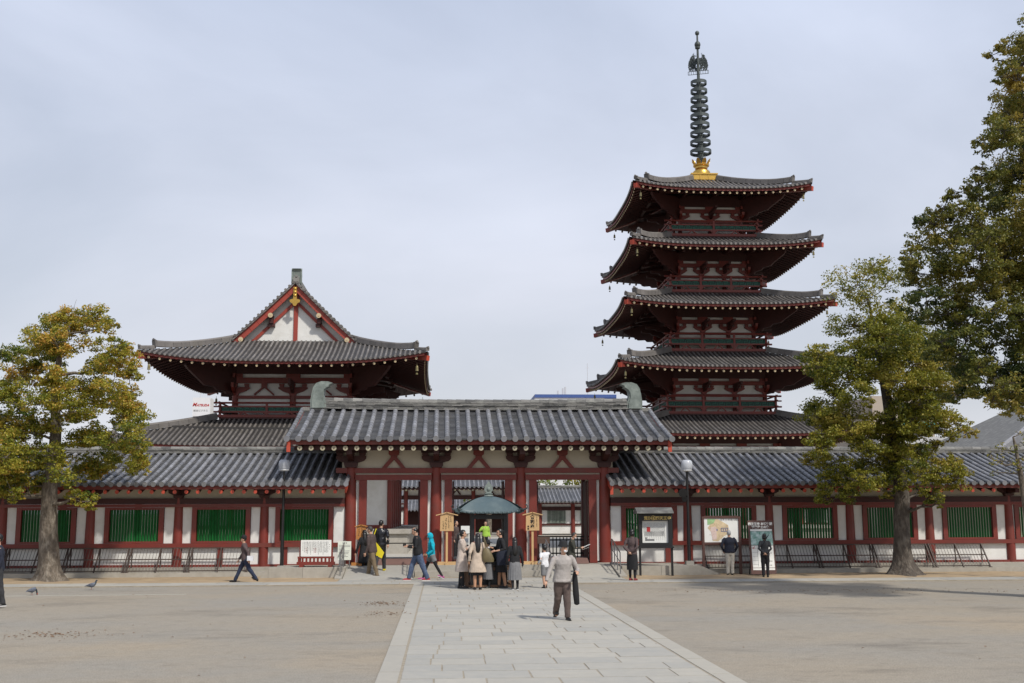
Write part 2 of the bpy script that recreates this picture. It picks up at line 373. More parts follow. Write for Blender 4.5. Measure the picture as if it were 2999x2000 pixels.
def make_hip(R, parent, sp=.26, rr=.066, raf=.36, over=2.2, mats=('tileold', 'panold'), name='tiled_roof', ridge=True, bells=None, segl=.45, soffit=.6, ringend='rafend', ridge_frac=.8, corner_scale=1.0):
    """tiles (sheet + cover rows), hip ridges, eave board, rafters, soffit: returns the roof part"""
    rnd2 = random.Random(int(R.z0*100))
    mb = MB()
    for k in range(4):
        A, Ai, D, out = R.dims(k)
        mb.mi = 1; R.sheet(mb, k, 0, D, 0, nx=30, nd_=8); R.edge(mb, k, .0, -.07, .0, .08)
        mb.mi = 0
        n = int(2*A/sp); 
        for i in range(n+1):
            x = -A+.06+i*(2*A-.12)/n
            dm = D if abs(x) <= Ai else D*(A-abs(x))/(A-Ai)
            if dm < .12: continue
            m_ = max(1, int(dm/segl)); off = rnd2.random()
            pts = [R.P(k, x, -.03+ (dm+.03)*j/m_, .005) for j in range(m_+1)]
            tb = rnd2.gauss(.5, .14); rib(mb, pts, SIDE[k], rr, [min(1, max(0, tb+rnd2.gauss(0, .17))) for _ in range(m_)])
            disc(mb, R.P(k, x, -.045, .0), OUT[k], rr*1.12, .03, 8, rnd2.uniform(.2, .7))
    roof = mb.build(name, [M[mats[0]], M[mats[1]]], parent, smooth=False, fix=False)
    if ridge:
        for kk in range(4):
            A, Ai, D, out = R.dims(kk)
            rb = MB(); N = 10
            def hipp(f, dz): return R.P(kk, -R.hw(kk, D*f)*.999, D*f, dz)
            w = .26*corner_scale; h = .26*corner_scale
            f0 = 1-ridge_frac
            for (fa, fb, ww, hh) in ((1.0, f0, w, h), (f0, .02, w*.75, h*.5)):
                for i in range(N):
                    q0 = fa+(fb-fa)*i/N; q1 = fa+(fb-fa)*(i+1)/N; e0 = e1 = 0
                    if hh == h: e0 = .12*max(0, (i/N-.6)/.4)**2; e1 = .12*max(0, ((i+1)/N-.6)/.4)**2
                    a_, b_ = hipp(q0, hh/2+.03+e0), hipp(q1, hh/2+.03+e1)
                    rb.bar(a_, b_+(b_-a_)*.05, ww, hh, tone=rnd2.uniform(.25, .75)); 
                    rb.tube([a_+V((0, 0, hh/2)), b_+V((0, 0, hh/2))], ww*.33, 8, True, rnd2.uniform(.2, .7))
                e_ = hipp(fb, hh/2+.06+(.12 if hh == h else 0)); dd = (hipp(fb, 0)-hipp(fb+.05, 0)).normalized()
                rb.bar(e_-dd*.02, e_+dd*.10, ww*1.25, hh*1.35); rb.tube([e_+dd*.02+V((0, 0, hh*.6)), e_+dd*.16+V((0, 0, hh*.9))], ww*.3, 8)
            rb.build('hip_ridge', M['tileold' if mats[0] == 'tileold' else 'tile'], roof)
    ub = MB()
    for k in range(4): R.edge(ub, k, .07, -.22, -.08, .10)
    ub.build('eave_board', M['red'], roof)
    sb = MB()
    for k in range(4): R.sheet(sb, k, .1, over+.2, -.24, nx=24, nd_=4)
    sb.build('soffit', M['redshade'], roof, fix=False)
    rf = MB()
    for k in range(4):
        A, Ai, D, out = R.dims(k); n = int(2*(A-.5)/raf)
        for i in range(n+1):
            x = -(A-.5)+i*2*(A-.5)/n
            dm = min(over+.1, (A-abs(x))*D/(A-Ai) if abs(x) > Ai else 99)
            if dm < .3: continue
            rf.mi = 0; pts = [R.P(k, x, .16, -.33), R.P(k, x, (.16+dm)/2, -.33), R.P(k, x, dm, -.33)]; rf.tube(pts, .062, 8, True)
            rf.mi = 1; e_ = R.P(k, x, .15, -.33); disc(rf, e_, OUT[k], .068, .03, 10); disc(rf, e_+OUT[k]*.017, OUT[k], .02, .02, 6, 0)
    rf.build('rafters', [M['redshade'], M[ringend]], roof)
    for kk in range(4):
        A, Ai, D, out = R.dims(kk); cb = MB()
        pts = [R.P(kk, -R.hw(kk, q), q, -.36) for q in (.02, over*.35, over*.7, over*1.1)]
        for i in range(3): cb.bar(pts[i], pts[i+1]+(pts[i+1]-pts[i])*.03, .2*corner_scale, .26*corner_scale)
        cb.mi = 1; dd = (pts[0]-pts[1]).normalized(); cb.bar(pts[0]+dd*.005, pts[0]+dd*.04, .21*corner_scale, .27*corner_scale)
        cb.build('corner_beam', [M['red'], M['redend']], roof)
    return roof

def wind_bell(p, label, s=1.0):
    m = MB(); x, y, z = p
    m.lathe([(.02, z), (.05, z-.01), (.065, z-.06), (.075, z-.20), (.085, z-.26), (.05, z-.262)], x, y, 8)
    m.tube([(x, y, z), (x, y, z+.12)], .012, 5); m.tube([(x, y, z-.25), (x, y, z-.36)], .008, 4); m.box(x-.05, x+.05, y-.006, y+.006, z-.44, z-.36)
    o = m.build('wind_bell', M['bellm']); me = o.data
    for v in me.vertices: v.co = V(((v.co.x-x)*s, (v.co.y-y)*s, (v.co.z-z)*s))
    o.location = (x, y, z); tag(o, label, 'wind bell', 'bronze wind bells under the eave corners')
M['bellm'] = mat('gilt_bronze_bell', (.30, .24, .10), .45, .2, .3, col2=(.10, .10, .06), scale=9, metal=.5)
# ------------------------------------------------------------------ low corridor wings and the gate
YW = 38.0            # wall line of the corridor
def gable_tiles(parent, x0, x1, ye, yr, ze, zr, sp, rr, hollow=False, sag=.04, seed=1, back=True, mats=('tile', 'pan'), step=True):
    """straight tiled roof, ridge along x; front eave at ye, ridge at yr"""
    r = random.Random(seed); mb = MB(); D = yr-ye
    def S(x, d, sg=1): f = d/D; return V((x, yr-sg*(D-d), ze+(zr-ze)*(f*(1-sag*3)+sag*3*f*f)))
    npan = int(round((x1-x0)/sp)); w = (x1-x0)/npan; rows = int(D/.17) if step else 10; q = 4 if step else 1
    for sg in ((1, -1) if back else (1,)):
        det = sg == 1 and step
        rws = rows if det else 8; qq = q if det else 1; n_ = npan if det else 1; ww = w if det else (x1-x0)
        mb.mi = 1
        for i in range(n_):
            for j in range(rws):
                d0, d1 = D*j/rws, D*(j+1)/rws; vs = []
                t = r.random()
                for dd, up_ in ((d0, .022), (d1, 0.0)):
                    for k in range(qq+1):
                        x = x0+ww*(i+k/qq); cv = -.035*sin(pi*k/qq) if det else 0
                        p_ = S(x, dd, sg); vs.append((p_.x, p_.y, p_.z+cv+(up_ if det else 0)))
                n1 = qq+1
                fs = [(k, k+1, n1+k+1, n1+k) for k in range(qq)]
                if det:
                    for k in range(n1): p_ = vs[k]; vs.append((p_[0], p_[1]+.004, p_[2]-.05))
                    fs += [(2*n1+k, 2*n1+k+1, k+1, k) for k in range(qq)]
                mb.add(vs, fs, t)
        mb.mi = 0
        if det or not step:
            for i in range(npan+1):
                x = x0+w*i; m_ = int(D/.32); tb = r.gauss(.45, .13)
                pts = [S(x, -.03+(D+.03)*j/m_, sg)+V((0, 0, .01)) for j in range(m_+1)]
                rib(mb, pts, (1, 0, 0), rr, [min(1, max(0, tb+r.gauss(0, .19))) for _ in range(m_)], .88)
                disc(mb, S(x, -.05, sg)+V((0, 0, -.005)), (0, -sg, 0), rr*1.15, .04, 12, r.uniform(.35, .9))
    # verge rows
    o = mb.build('tiled_roof', [M[mats[0]], M[mats[1]]], parent, fix=False)
    sb = MB()
    for sg in (1, -1):
        N = 8
        for i in range(N):
            d0, d1 = .08+(D-.08)*i/N, .08+(D-.08)*(i+1)/N
            vs = [S(x0+.02, d0, sg), S(x1-.02, d0, sg), S(x1-.02, d1, sg), S(x0+.02, d1, sg)]
            vs = [v-V((0, 0, .085)) for v in vs]
            sb.add(vs, [(0, 1, 2, 3)])
    sb.build('roof_boarding', M['redshade'], o)
    return o, S

def stacked_ridge(parent, x0, x1, y, z0, layers, lh, w, lift=0, seed=3, cap=True):
    """courses of flat tiles laid on edge along the ridge, rounded cap on top"""
    r = random.Random(seed); mb = MB(); mid = (x0+x1)/2; hl = (x1-x0)/2
    L_ = lambda x: lift*abs((x-mid)/hl)**2.5
    for k in range(layers):
        x = x0; ww = w+(.05 if k % 3 == 0 else 0)-.006*k
        while x < x1:
            l = r.uniform(.22, .5) if layers > 3 else r.uniform(.4, .9); xe = min(x+l, x1); za, zb = L_(x), L_(xe); jy = r.uniform(-.012, .012); jz = r.uniform(-.004, .004)
            z_ = z0+k*lh
            vs = [(x, y-ww/2+jy, z_+za+.006), (xe-.004, y-ww/2+jy, z_+zb+.006), (xe-.004, y+ww/2, z_+zb+.006), (x, y+ww/2, z_+za+.006)]
            vs += [(p_[0], p_[1], p_[2]+lh-.012+jz) for p_ in vs]
            mb.add(vs, [(0, 1, 5, 4), (1, 2, 6, 5), (2, 3, 7, 6), (3, 0, 4, 7), (4, 5, 6, 7)], r.random()); x = xe
    if cap:
        x = x0
        while x < x1:
            xe = min(x+.34, x1); a = V((x, y, z0+layers*lh+L_(x))); b = V((xe, y, z0+layers*lh+L_(xe))); mb.tube([a, b], [w*.30, w*.27], 10, True, r.random()); x = xe
    core = MB(); return mb.build('ridge', M['ridge'], parent, fix=True)

def window_bay(parent, xc, bw=.485, wi=1.61, z0=1.14, z1=2.17, fr=.155, n=17):
    f = MB()
    y0, y1 = YW-.10, YW+.06
    f.box(xc-wi/2-fr, xc-wi/2, y0, y1, 1.075, 2.255); f.box(xc+wi/2, xc+wi/2+fr, y0, y1, 1.075, 2.255)
    f.box(xc-wi/2+.001, xc+wi/2-.001, y0+.003, y1-.003, 1.075, z0); f.box(xc-wi/2+.001, xc+wi/2-.001, y0+.003, y1-.003, z1, 2.255)
    w = f.build('window', M['red'], parent)
    b = MB(); s = wi/n
    for i in range(n):
        x = xc-wi/2+s*(i+.5); q = s*bw
        b.add([(x-q, YW, z0-.01), (x, YW-q*1.25, z0-.01), (x+q, YW, z0-.01), (x, YW+q, z0-.01), (x-q, YW, z1+.01), (x, YW-q*1.25, z1+.01), (x+q, YW, z1+.01), (x, YW+q, z1+.01)],
              [(0, 1, 5, 4), (1, 2, 6, 5), (2, 3, 7, 6), (3, 0, 4, 7)])
    b.build('window_bars', M['green'], w)
    return w

def corridor(name, label, cols, xi, xo, roof0, roof1, seed):
    """cols = column x list going outwards from the gate; xi = inner end (gate column edge), xo = far end"""
    xs = sorted(cols); a, b = min(xi, xo), max(xi, xo)
    t = thing(name, label, 'corridor', ((a+b)/2, YW, 0), group='low corridor wings either side of the gate')
    roof, S = gable_tiles(t, roof0, roof1, 36.88, 40.9, 3.0, 4.2, .27, .073, seed=seed)
    stacked_ridge(roof, roof0+.05, roof1-.05, 40.9, 4.18, 3, .055, .34, seed=seed)
    e = MB(); e.bar((roof0+.02, 36.99, 2.885), (roof1-.02, 36.99, 2.885), .07, .13); e.build('eave_board', M['red'], roof)
    v = MB()
    for xv in (roof0, roof1):
        v.box(xv-.05+(.05 if xv == roof1 else 0), xv+(.05 if xv == roof0 else 0), 36.93, 37.0, 2.62, 2.92)
        v.bar((xv+(.02 if xv == roof0 else -.02), 36.95, 2.80), (xv+(.02 if xv == roof0 else -.02), 40.7, 3.96), .05, .22)
    v.build('barge_board', M['redend'], roof)
    # rafters
    n = int((roof1-roof0-.7)/.362); first = None
    for i in range(n+1):
        x = roof0+.36+i*(roof1-roof0-.72)/n
        if x < -15.5 or x > 18.8: continue
        if first is None:
            m = MB(); m.tube([(x, 37.0, 2.745), (x, 38.4, 3.13)], .062, 10); m.mi = 1; disc(m, (x, 36.99, 2.742), (0, -1, -.0), .063, .012, 12)
            first = m.build('rafter', [M['redshade'], M['redend']], t); fx = x
        else: part(first, t, (x-fx, 0, 0))
    # wall pieces
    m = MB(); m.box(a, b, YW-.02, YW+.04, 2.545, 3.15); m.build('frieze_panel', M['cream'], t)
    m = MB(); m.box(a, b, YW-.13, YW+.10, 2.36, 2.545); m.build('upper_beam', M['redshade'], t)
    m = MB(); m.box(a, b, YW-.155, YW+.08, 2.257, 2.357); m.build('head_rail', M['red'], t)
    m = MB(); m.box(a, b, YW-.165, YW+.08, .935, 1.07); m.build('sill_rail', M['red'], t)
    m = MB(); m.box(a, b, YW-.12, YW+.08, .30, .375); m.build('foot_rail', M['red'], t)
    c0 = None
    for x in xs:
        if c0 is None:
            m = MB(); m.tube([(x, YW, .30), (x, YW, 1.1), (x, YW, 2.0), (x, YW, 2.56)], [.165, .165, .15, .135], 16)
            c0 = m.build('column', M['red'], t, smooth=True); m = MB()
            m.prism([(x-.14, 2.56), (x+.14, 2.56), (x+.17, 2.64), (x-.17, 2.64)], YW-.2, YW+.15)
            m.prism([(x-.17, 2.645), (x+.17, 2.645), (x+.34, 2.72), (x+.36, 2.83), (x-.36, 2.83), (x-.34, 2.72)], YW-.12, YW+.05)
            m.box(x-.07, x+.07, YW-.75, YW-.10, 2.66, 2.80); m.box(x-.38, x+.38, YW-.11, YW+.05, 2.835, 2.93)
            m.build('bracket', M['redshade'], c0); cx = x
        else: part(c0, t, (x-cx, 0, 0))
    edges = [xi]+sorted(xs, key=lambda q: abs(q-xi))+[xo]
    w0 = None; sg = 1 if xo > xi else -1
    for e0, e1 in zip(edges[:-1], edges[1:]):
        lo, hi = min(e0, e1), max(e0, e1); ctr = (lo+hi)/2
        if e0 == xi: ctr = (e0+e1)/2+.0*sg
        if hi-lo < 2: 
            continue
        if w0 is None: w0 = window_bay(t, ctr, .485 if sg < 0 else .40); wx = ctr
        else: part(w0, t, (ctr-wx, 0, 0))
        for s_ in (-1, 1):
            m = MB(); q0, q1 = (lo, ctr-.965) if s_ < 0 else (ctr+.965, hi)
            m.box(q0+.01, q1-.001, YW-.03, YW+.03, 1.072, 2.256); m.build('wall_panel', M['plaster'], t)
        m = MB(); m.box(lo+.01, hi-.01, YW-.03, YW+.03, .376, .934); m.build('lower_wall_panel', M['plaster'], t)
        if abs(e0-xi) < .01 or abs(e0-cols[0]) < .01:
            m = MB(); xx = ctr+.62*sg*(1 if e0 == xi else .0); m.box(xx-.09, xx+.09, YW-.10, YW+.05, .377, .933); m.build('wall_stud', M['red'], t)
    # far side columns, back beam, plinth
    yb = 43.8
    for x in xs: m = MB(); m.cyl(x, yb, .3, 2.6, .15, .13, 12); m.build('court_side_column', M['red'], t, smooth=True)
    m = MB(); m.box(a, b, yb-.1, yb+.1, 2.45, 2.65); m.box(a, b, yb-.05, yb+.05, 2.652, 3.0); m.build('court_side_beam', M['redshade'], t)
    m = MB(); m.box(a, b, 36.95, 44.4, -.1, .17); m.box(a, b, 37.45, 44.2, .171, .30)
    x = a
    m.build('stone_plinth', M['stone'], t)
    return t
LC = [-5.92, -8.74, -11.6, -14.43, -17.25]; RCC = [8.38, 11.22, 14.05, 16.85, 19.7]
corridor('corridor_wing', 'low tiled corridor left of the gate, red columns and solid green bar windows', LC, -3.26, -19.0, -19.0, -3.14, 11)
corridor('corridor_wing', 'low tiled corridor right of the gate behind the notice boards and map', RCC, 5.73, 22.0, 5.63, 22.0, 12)

# ---- gate
def gate():
    t = thing('temple_gate', 'wide red three bay gate with blue grey tiled roof and bronze ridge ends', 'gate', (1.24, YW, 0))
    gx = [-3.07, -.20, 2.67, 5.53]; x0, x1 = -5.06, 7.62
    roof, S = gable_tiles(t, x0, x1, 36.6, 40.5, 4.46, 5.76, .3745, .088, seed=21, sag=.05)
    stacked_ridge(roof, x0+.45, x1-.45, 40.5, 5.72, 6, .05, .42, lift=.07, seed=4)
    # ridge feet (short thin ridge beyond the ornaments)
    m = MB(); m.box(x0+.02, x0+.9, 40.32, 40.68, 5.70, 5.83); m.box(x1-.9, x1-.02, 40.32, 40.68, 5.70, 5.83); m.build('ridge_end', M['ridge'], roof)
    e = MB(); e.bar((x0+.1, 36.74, 4.33), (x1-.1, 36.74, 4.33), .08, .13); e.build('eave_board', M['red'], roof)
    v = MB()
    for xv, s_ in ((x0+.05, 1), (x1-.05, -1)):
        v.box(xv-.06, xv+.06, 36.66, 36.73, 4.02, 4.40); v.bar((xv, 36.70, 4.27), (xv, 40.4, 5.56), .08, .26); v.bar((xv, 44.3, 4.27), (xv, 40.6, 5.56), .08, .26)
    v.build('barge_board', M['redend'], roof)
    # bronze ridge ornaments
    pr = [(218, 232), (216, 190), (222, 150), (230, 112), (246, 88), (276, 77), (314, 78), (340, 87), (322, 95), (304, 108), (293, 130), (291, 155), (298, 180), (306, 196), (306, 232)]
    for s_, ex in ((1, -4.77), (-1, 7.33)):
        poly = [(ex+s_*(a-216)*.00638, 5.78+(232-b)*.00638) for a, b in pr]
        m = MB(); m.prism(poly, 40.28, 40.72)
        inner = [(ex+s_*((a-216)*.80+8)*.00638, 5.80+((232-b)*.86)*.00638) for a, b in pr]
        m.prism(inner, 40.24, 40.76); m.build('ridge_ornament', M['bronze'], roof)
    # columns
    first = None
    for x in gx:
        if first is None:
            m = MB(); m.tube([(x, YW, .36), (x, YW, 1.3), (x, YW, 2.6), (x, YW, 3.56)], [.205, .205, .19, .165], 20)
            c0 = m.build('column', M['red'], t, smooth=True); first = c0
            m = MB(); m.prism([(x-.19, 3.56), (x+.19, 3.56), (x+.23, 3.66), (x+.23, 3.72), (x-.23, 3.72), (x-.23, 3.66)], YW-.24, YW+.2)
            m.prism([(x-.23, 3.725), (x+.23, 3.725), (x+.42, 3.78), (x+.50, 3.86), (x+.50, 3.955), (x-.50, 3.955), (x-.50, 3.86), (x-.42, 3.78)], YW-.13, YW+.1)
            m.prism([(-1.0+YW-.0, 3.96), (YW, 3.74), (YW, 4.10), (YW-1.0, 4.10)], x-.09, x+.09, plane='yz')
            for bx in (-.38, 0, .38): m.prism([(x+bx-.08, 3.96), (x+bx+.08, 3.96), (x+bx+.11, 4.0), (x+bx+.11, 4.06), (x+bx-.11, 4.06), (x+bx-.11, 4.0)], YW-.16, YW+.1)
            m.box(x-.52, x+.52, YW-.12, YW+.08, 4.062, 4.14)
            m.build('bracket', M['redshade'], c0)
            m = MB(); m.cyl(x, YW, .335, .365, .30, .27, 18); m.build('stone_base', M['stone'], c0)
        else: part(first, t, (x-gx[0], 0, 0))
    def piece(nm, mt, *bx):
        m = MB()
        for b_ in bx: m.box(*b_)
        return m.build(nm, M[mt], t)
    piece('tie_beam', 'red', (gx[0]-.5, gx[3]+.5, YW-.11, YW+.11, 3.375, 3.545))
    piece('upper_purlin', 'redshade', (x0+.2, x1-.2, YW-.12, YW+.12, 4.145, 4.33))
    piece('eave_purlin', 'redshade', (x0+.2, x1-.2, 36.98, 37.12, 4.10, 4.22))
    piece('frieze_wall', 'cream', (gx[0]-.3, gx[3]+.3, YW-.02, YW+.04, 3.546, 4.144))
    for i in range(3):
        a, b = gx[i]+.18, gx[i+1]-.18; c = (a+b)/2
        piece('lintel_strip', 'cream', (a-.02, b+.02, YW-.05, YW+.05, 3.322, 3.374))
        piece('lintel', 'red', (a-.03, b+.03, YW-.15, YW+.10, 3.14, 3.321))
        for s_, e_ in ((1, a), (-1, b)):
            q = sorted((e_, e_+s_*.10)); piece('side_strip', 'plaster', (q[0], q[1], YW-.03, YW+.03, .42, 3.139))
            q = sorted((e_+s_*.101, e_+s_*.36)); piece('door_post', 'red', (q[0], q[1], YW-.12, YW+.08, .36, 3.138))
            if i != 0 or s_ < 0:
                xx = e_+s_*.40; piece('door_leaf', 'redshade', (xx-.025, xx+.025, YW+.10, YW+.95, .42, 3.1))
        # inverted V strut
        m = MB(); m.prism([(c-.11, 3.96), (c+.11, 3.96), (c+.11, 3.90), (c+.40, 3.55), (c+.24, 3.55), (c, 3.82), (c-.24, 3.55), (c-.40, 3.55), (c-.11, 3.90)], YW-.10, YW-.021)
        m.prism([(c-.13, 3.965), (c+.13, 3.965), (c+.18, 4.01), (c+.18, 4.14), (c-.18, 4.14), (c-.18, 4.01)], YW-.12, YW-.022); m.build('v_strut', M['red'], t)
    # threshold ramps (brown boxes) in side bays and stone sill in the middle
    for i in (0, 2):
        a, b = gx[i]+.62, gx[i+1]-.62
        m = MB(); m.prism([(YW-.55, .352), (YW+.30, .352), (YW+.30, .52), (YW-.10, .52)], a, b, plane='yz'); m.build('threshold_ramp', M['rampbrown'], t)
    piece('threshold', 'redshade', (gx[1]+.6, gx[2]-.6, YW-.08, YW+.08, .352, .50))
    # rafters
    first = None; n = 32
    for i in range(n+1):
        x = x0+.40+i*(x1-x0-.80)/n
        if first is None:
            m = MB(); m.tube([(x, 36.80, 4.155), (x, 38.6, 4.75)], .078, 10); m.mi = 1; disc(m, (x, 36.79, 4.150), (0, -1, 0), .082, .02, 14); m.mi = 0; disc(m, (x, 36.777, 4.150), (0, -1, 0), .022, .02, 8)
            first = m.build('rafter', [M['redshade'], M['gateend']], t); fx = x
        else: part(first, t, (x-fx, 0, 0))
    # inner rows and the ceiling of the gate
    for yy in (40.5, 43.0):
        for x in gx: m = MB(); m.cyl(x, yy, .36, 3.5, .2, .17, 16); m.build('rear_column', M['red'], t, smooth=True)
    m = MB()
    for yy in (40.5, 43.0): m.box(gx[0]-.3, gx[3]+.3, yy-.1, yy+.1, 3.37, 3.56); m.box(gx[0]-.3, gx[3]+.3, yy-.1, yy+.1, 3.9, 4.15)
    for x in gx: m.box(x-.1, x+.1, YW+.12, 43.1, 3.58, 3.78)
    m.build('rear_beams', M['redshade'], t)
    m = MB()
    for x in (gx[0], gx[3]): m.box(x-.04, x+.04, YW+.2, 42.8, .40, 3.36)
    m.build('end_wall', M['cream'], t)
    # stone platform, steps
    m = MB(); m.box(-5.25, 7.9, 37.1, 44.2, -.1, .345); m.build('stone_platform', M['stone'], t)
    m = MB(); m.box(-.86, 3.38, 36.55, 37.099, -.05, .175); m.build('stone_step', M['stone'], t)
    return t
M['rampbrown'] = mat('brown_ramp_mat', (.20, .115, .095), .8, .12, .2, scale=4)
M['gateend'] = mat('faded_gilt_end', (.47, .42, .26), .6, .2, .7, col2=(.36, .33, .24), scale=15)
gate()
# ramps, cheek walls and the two stone blocks beside the gate
for nm, (xa, xb) in (('ramp', (-3.05, -.88)), ('ramp', (3.40, 5.55))):
    m = MB(); m.prism([(35.2, .036), (37.098, .343), (37.098, -.05), (35.2, -.05)], xa, xb, plane='yz'); tag(m.build(nm, M['slab']), kind='structure')
m = MB(); m.prism([(35.0, .08), (37.2, .40), (37.2, -.05), (35.0, -.05)], -3.28, -3.06, plane='yz'); m.box(-3.30, -3.05, 36.1, 37.08, 0, .33)
tag(m.build('ramp_kerb', M['stone']), 'low sloping stone kerb left of the left ramp', 'kerb', 'sloping ramp kerbs')
m = MB(); m.prism([(35.0, .08), (37.2, .40), (37.2, -.05), (35.0, -.05)], 5.56, 5.78, plane='yz')
tag(m.build('ramp_kerb', M['stone']), 'low sloping stone kerb right of the right ramp', 'kerb', 'sloping ramp kerbs')
for lab, xa, xb, o1, o2 in (('grey stone block under the white notice on the red stand', -5.45, -3.31, .35, 0), ('grey stone block behind the glazed notice case', 5.80, 8.35, 0, .9)):
    m = MB(); xx = (xa+xb)/2
    for q0, q1 in ((xa, xx-.004), (xx+.004, xb)): m.box(q0, q1, 36.1, 37.095, -.05, .335)
    m.prism([(xa-o1, -.05), (xa-.002, -.05), (xa-.002, .33)] if o1 else [(xb+.002, .33), (xb+.002, -.05), (xb+o2, -.05)], 36.12, 37.09)
    tag(m.build('stone_block', M['stone']), lab, 'stone block', 'stone blocks beside the gate ramps')
# ------------------------------------------------------------------ tower bodies (pagoda and main hall)
def rotk(cx, cy, k): return Matrix.Translation((cx, cy, 0)) @ Matrix.Rotation(k*pi/2, 4, 'Z')
def fretrow(mb, x0, x1, y, z0, z1, unit=.42):
    """key-pattern lattice made of little bars"""
    n = max(1, int(round((x1-x0)/unit))); u = (x1-x0)/n; t = .04; h = z1-z0
    for i in range(n):
        a = x0+i*u; zz = z0+h
        mb.box(a+.004, a+u*.62, y-.012, y+.012, z1-t-h*.0, z1-.001, .5); mb.box(a+u*.62, a+u*.62+t, y-.012, y+.012, z0+h*.45, z1-.001, .5)
        mb.box(a+u*.25, a+u*.62-.001, y-.012, y+.012, z0+h*.45, z0+h*.45+t, .5); mb.box(a+u*.25-t, a+u*.25-.001, y-.012, y+.012, z0+.001, z0+h*.45+t, .5)
        mb.box(a+u*.25, a+u-.004, y-.012, y+.012, z0+.001, z0+t, .5); mb.box(a+u*.86, a+u*.86+t, y-.012, y+.012, z0+t+.001, z0+h*.75, .5)
def balcony(parent, cx, cy, hx, hy, zb, zt, posts, unit=.42):
    """railing round the building at half sizes hx, hy, deck at zb, top rail zt"""
    H = zt-zb; zf0, zf1 = zb+H*.46, zb+H*.68
    m = MB(); m.box(cx-hx-.05, cx+hx+.05, cy-hy-.05, cy+hy+.05, zb-.02, zb+.05); m.build('balcony_deck', M['redshade'], parent)
    r = MB(); fp = []; bk = MB()
    for k in range(4):
        T = rotk(cx, cy, k); r.T = T; bk.T = T; a, b = (hx, hy) if k % 2 == 0 else (hy, hx); e = .35 if k % 2 == 0 else .32; dz = 0 if k % 2 == 0 else .012
        y = -b
        r.box(-a-.12, a+.12, y-.09, y+.09, zb+.05+dz, zb+.20+dz)
        r.box(-a-e, a+e, y-.06, y+.06, zf0-.10+dz, zf0-.005+dz)
        r.box(-a-e, a+e, y-.05, y+.05, zf1+.004+dz, zf1+.08+dz)
        r.tube([(-a-e, y, zt-.04+dz), (a+e, y, zt-.04+dz)], -0+.055, 8)
        ps = [-a+2*a*i/posts for i in range(posts+1)]
        for i, x in enumerate(ps):
            if i in (0, posts) and k % 2: continue
            r.box(x-.06, x+.06, y-.061, y+.061, zb+.17, zt-.045)
            if 0 < i < posts: r.prism([(x-.2, zf0-.08), (x-.2, zf0-.16), (x-.1, zb+.28), (x-.1, zb+.165), (x+.1, zb+.165), (x+.1, zb+.28), (x+.2, zf0-.16), (x+.2, zf0-.08)], y-.04, y+.04)
        for i in range(posts):
            c = (ps[i]+ps[i+1])/2; q = min(.28, (ps[1]-ps[0])*.3); zz = zf0-.085
            for s_ in (-1, 1): r.bar((c+s_*q, y, zb+.18), (c+s_*.03, y, zz-.01), .06, .085, (0, 1, 0))
            f = MB(); f.T = T; fretrow(f, ps[i]+.07, ps[i+1]-.07, y, zf0, zf1, unit); fp.append(f); bk.box(ps[i]+.065, ps[i+1]-.065, y+.02, y+.035, zf0, zf1)
    r.T = None
    o = r.build('railing', M['red'], parent); bk.build('green_backing', M['fretback'], o); [f.build('fretwork_panel', M['fret'], o, fix=False) for f in fp]

